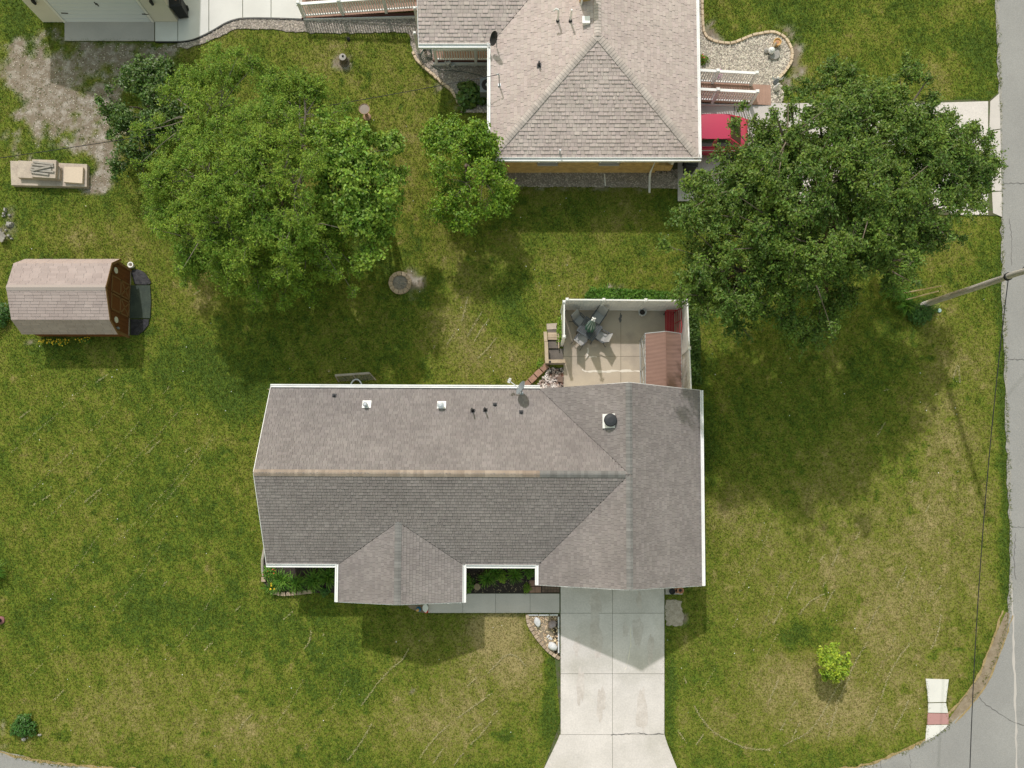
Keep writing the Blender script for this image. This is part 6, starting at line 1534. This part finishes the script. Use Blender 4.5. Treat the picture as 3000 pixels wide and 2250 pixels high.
# blades
def blades(n, seed):
    r = np.random.default_rng(seed)
    x = r.uniform(-29.5,29.5,n); y = r.uniform(-17.5,31.0,n)
    k = np.ones(n,bool)
    for poly in NOGRASS:
        a = np.array(poly); b = (x>a[:,0].min())&(x<a[:,0].max())&(y>a[:,1].min())&(y<a[:,1].max())
        idx = np.where(b & k)[0]
        if len(idx): k[idx] &= ~in_poly(x[idx],y[idx],poly)
    x, y = x[k], y[k]
    dry, dirt = fields(x,y); k = r.random(len(x)) > dirt*0.93; x, y, dry, dirt = x[k], y[k], dry[k], dirt[k]
    n = len(x); a = r.uniform(0,2*pi,n); L_ = r.uniform(0.06,0.135,n)*(1.15-0.45*dry); tilt = r.uniform(0.7,1.4,n); w_ = r.uniform(0.018,0.040,n)
    dx, dy = np.cos(a), np.sin(a); ho = L_*np.sin(tilt); hz = L_*np.cos(tilt)
    v = np.empty((n,3,3)); v[:,0] = np.stack([x-dy*w_/2,y+dx*w_/2,np.full(n,-0.012)],1); v[:,1] = np.stack([x+dy*w_/2,y-dx*w_/2,np.full(n,-0.012)],1); v[:,2] = np.stack([x+dx*ho,y+dy*ho,hz],1)
    dd = np.clip(dry + r.normal(0,0.26,n), 0, 1)
    o = np_mesh('grass', v.reshape(-1,3), np.arange(3*n).reshape(-1,3), 'grass', attrs={'dry':np.repeat(dd,3),'dirt':np.zeros(3*n)})
    tag(o,'mown lawn grass around the houses','grass',kind='stuff'); return n
NOGRASS.append(G([(1952,1760),(1994,1760),(1998,1830),(1952,1830)]))
M('soil_grey',(0.30,0.255,0.205),(0.37,0.32,0.27),scale=4,rough=1,fine=0.2,fscale=16)
NB = blades(900000, 91)
bp_ = structure(MB().prism(jitter_line(G([(1950,1757),(1996,1757),(1996,1785),(2003,1805),(2000,1830),(1980,1834),(1950,1832),(1950,1757)]),0.05,0.12,3)[:-1],-0.02,0.03).build('bare_soil','soil_grey'))
# tufts creeping over the edges of paving and road
ex = []; r = np.random.default_rng(5)
for line, dens, wdt in ((G([(1641.5,1800),(1641.5,2120),(1630,2170),(1594,2250)]),60,0.05),(G([(1947,1716),(1947,2160),(1956,2180),(1985,2250)]),60,0.05),(G([(1255,1797),(1545,1797)]),50,0.04),(G([(1641,1740),(1641,1795)]),70,0.03),(G([(1642,1796),(1946,1796)]),10,0.02),(G([(1642,1973),(1946,1973)]),8,0.02),(G([(1356,1740),(1356,1795)]),8,0.015),(je,45,0.05),(G([(191,122),(455,122)]),60,0.05),(G([(2711,1988),(2716,2057),(2712,2150)]),70,0.06),(G([(2778,1990),(2771,2056),(2778,2120)]),70,0.06)):
    for (x, y, h) in along(line, 1.0/dens):
        if vnoise(np.array([x]),np.array([y]),0.4,12)[0] > 0.42: ex.append((x+r.normal(0,wdt), y+r.normal(0,wdt)))
ex = np.array(ex); n = len(ex); a = r.uniform(0,2*pi,n); L_ = r.uniform(0.05,0.12,n); w_ = r.uniform(0.015,0.03,n); dx, dy = np.cos(a), np.sin(a)
v = np.empty((n,3,3)); v[:,0] = np.stack([ex[:,0]-dy*w_/2,ex[:,1]+dx*w_/2,np.full(n,0.02)],1); v[:,1] = np.stack([ex[:,0]+dy*w_/2,ex[:,1]-dx*w_/2,np.full(n,0.02)],1); v[:,2] = np.stack([ex[:,0]+dx*L_,ex[:,1]+dy*L_,np.full(n,0.075)],1)
o = np_mesh('edge_grass', v.reshape(-1,3), np.arange(3*n).reshape(-1,3), 'grass', attrs={'dry':np.repeat(np.clip(r.normal(0.25,0.2,n),0,1),3),'dirt':np.zeros(3*n)}); tag(o,'grass creeping over the edges of the paving','grass',kind='stuff')
# dried clippings in rows
ROWS = [[(2005,1985),(2030,2060),(2075,2130),(2140,2172),(2200,2192),(2265,2192),(2320,2170),(2370,2140),(2405,2095),(2440,2030),(2470,1985)],
 [(2515,2185),(2545,2130),(2575,2060),(2600,1985),(2635,1920),(2668,1882)],[(2425,2165),(2432,2130),(2450,2070)],[(2250,2200),(2290,2130),(2315,2075),(2332,2050)],[(2318,2165),(2345,2110),(2362,2080)],
 [(2450,2060),(2475,2010),(2495,1960),(2512,1925),(2540,1880)],[(2530,1860),(2560,1800),(2578,1770)],[(2618,2135),(2645,2085),(2660,2050)],[(2640,1705),(2650,1690)],[(2725,1900),(2745,1860),(2755,1800)],[(2735,1740),(2755,1715)],
 [(2262,1832),(2280,1800),(2310,1740),(2330,1700)],[(2340,1800),(2375,1760),(2415,1738)],[(2410,1790),(2430,1750),(2460,1700)],[(2250,2060),(2262,2030),(2280,1990)],
 [(2410,1720),(2440,1650),(2460,1600)],[(2400,1645),(2415,1625)],[(2505,1580),(2530,1540)],[(2710,1500),(2720,1480)],[(2665,1415),(2675,1405)],[(2728,1380),(2732,1365)],[(2790,1110),(2805,1070),(2810,1120)],[(2735,1160),(2745,1152)],[(2590,1145),(2600,1140)],[(2625,1720),(2645,1680),(2655,1655)],
 [(1430,1970),(1455,1945),(1480,1920),(1505,1918),(1522,1930),(1540,1950)],[(1370,2010),(1395,1985),(1425,1965)],[(1230,2220),(1270,2165),(1330,2110),(1400,2060),(1440,2030)],[(1380,2140),(1420,2110),(1460,2080)],[(1330,2240),(1370,2190),(1410,2150),(1440,2110)],[(1270,2235),(1300,2190)],
 [(1060,2065),(1090,2025),(1112,1995),(1150,1955),(1175,1935),(1195,1905),(1202,1885)],[(893,1900),(908,1875),(912,1845)],[(947,1870),(950,1855)],[(700,2140),(712,2120),(740,2090)],[(160,2050),(190,2020)],[(600,1905),(625,1880)],[(480,1715),(490,1700)],[(690,1790),(705,1775)],
 [(1020,2225),(1060,2170),(1090,2120)],[(1310,1010),(1335,970),(1355,935),(1370,872)],[(1370,985),(1390,950),(1412,915)],[(1390,1000),(1410,965),(1445,920)],[(1290,1070),(1320,1045)],[(1262,1035),(1275,1012)],[(1400,1050),(1430,1020),(1455,990)],[(560,870),(590,850)],[(285,1120),(330,1088)],[(520,1340),(560,1310)],
 [(60,1225),(90,1200)],[(250,1470),(300,1430)],[(430,1330),(470,1290)],[(100,1480),(150,1450)],[(830,1815),(860,1790)],[(2560,1290),(2590,1240)],[(2040,2180),(2060,2150)],[(1985,1640+500),(2010,2175)]]
for x0, y0, dx_, dy_ in ((60,1470,330,-345),(140,1520,360,-390),(260,1480,330,-350),(330,1600,300,-330),(30,1330,230,-210),(420,1540,210,-260),(130,1770,200,-260),(330,1790,160,-230),(520,1900,120,-190),(80,1990,160,-190),(260,2080,150,-190),(560,2130,150,-220),(760,2180,130,-190),(880,2200,140,-210),(2060,2020,130,-300),(2140,2050,150,-380),(2230,1950,160,-370),(2560,1990,140,-330),(2680,1860,90,-280),(2150,1760,110,-230)):
    ROWS.append([(x0,y0),(x0+dx_*0.5+10,y0+dy_*0.5),(x0+dx_,y0+dy_)])
C_ = []; A_ = []; r = np.random.default_rng(77)
for ri, row in enumerate(ROWS):
    faint = ri >= len(ROWS)-20
    for (x, y, h) in along(smooth_line(G(row),5), 0.022):
        if vnoise(np.array([x]),np.array([y]),0.7,8)[0] < (0.34 if faint else 0.28) or r.random() < (0.50 if faint else 0.10): continue
        for _ in range(1 if faint else 2): C_.append((x+r.normal(0,0.024),y+r.normal(0,0.024),0.045+r.random()*0.02)); A_.append(h+r.normal(0,0.6))
C_ = np.array(C_); A_ = np.array(A_); n = len(C_); L_ = r.uniform(0.025,0.06,n); w_ = r.uniform(0.006,0.013,n); dx, dy = np.cos(A_), np.sin(A_)
v = np.empty((n,4,3))
for k,(s,t) in enumerate(((-1,-1),(1,-1),(1,1),(-1,1))):
    v[:,k,0] = C_[:,0]+dx*L_*s/2-dy*w_*t/2; v[:,k,1] = C_[:,1]+dy*L_*s/2+dx*w_*t/2; v[:,k,2] = C_[:,2]+s*r.uniform(-0.012,0.012,n)
o = np_mesh('grass_clippings', v.reshape(-1,3), np.arange(4*n).reshape(-1,4), 'clipping', rnd=r.random(n)); tag(o,'rows of dried pale grass clippings on the lawn','grass clippings',kind='stuff')
# loose pale stones of the gravel yard and litter of clover heads
keepf = lambda x,y,r: r.random(len(x)) < fields(x,y)[1]*0.9
stones('loose_gravel', G([(-60,60),(190,70),(200,125),(560,128),(480,240),(350,420),(320,560),(-60,560)]), 55, 0.025, 0.065, 'stone_pale', -0.005, gr, 31, keepf)
x = r.uniform(-24,24,260); y = r.uniform(-13,20,260); k = np.ones(260,bool)
for poly in NOGRASS: k &= ~in_poly(x,y,poly)
x, y = x[k], y[k]; n = len(x); s = r.uniform(0.012,0.03,n)
c = np.stack([x,y,np.full(n,0.06)],1); vv, fq = leaf_arrays(c, np.tile([0,0,1.0],(n,1))+r.normal(size=(n,3))*0.2, s*2, 0.9, r)
o = np_mesh('clover_heads', vv, fq, 'statue_white'); tag(o,'scattered white clover heads in the lawn','clover',kind='stuff')
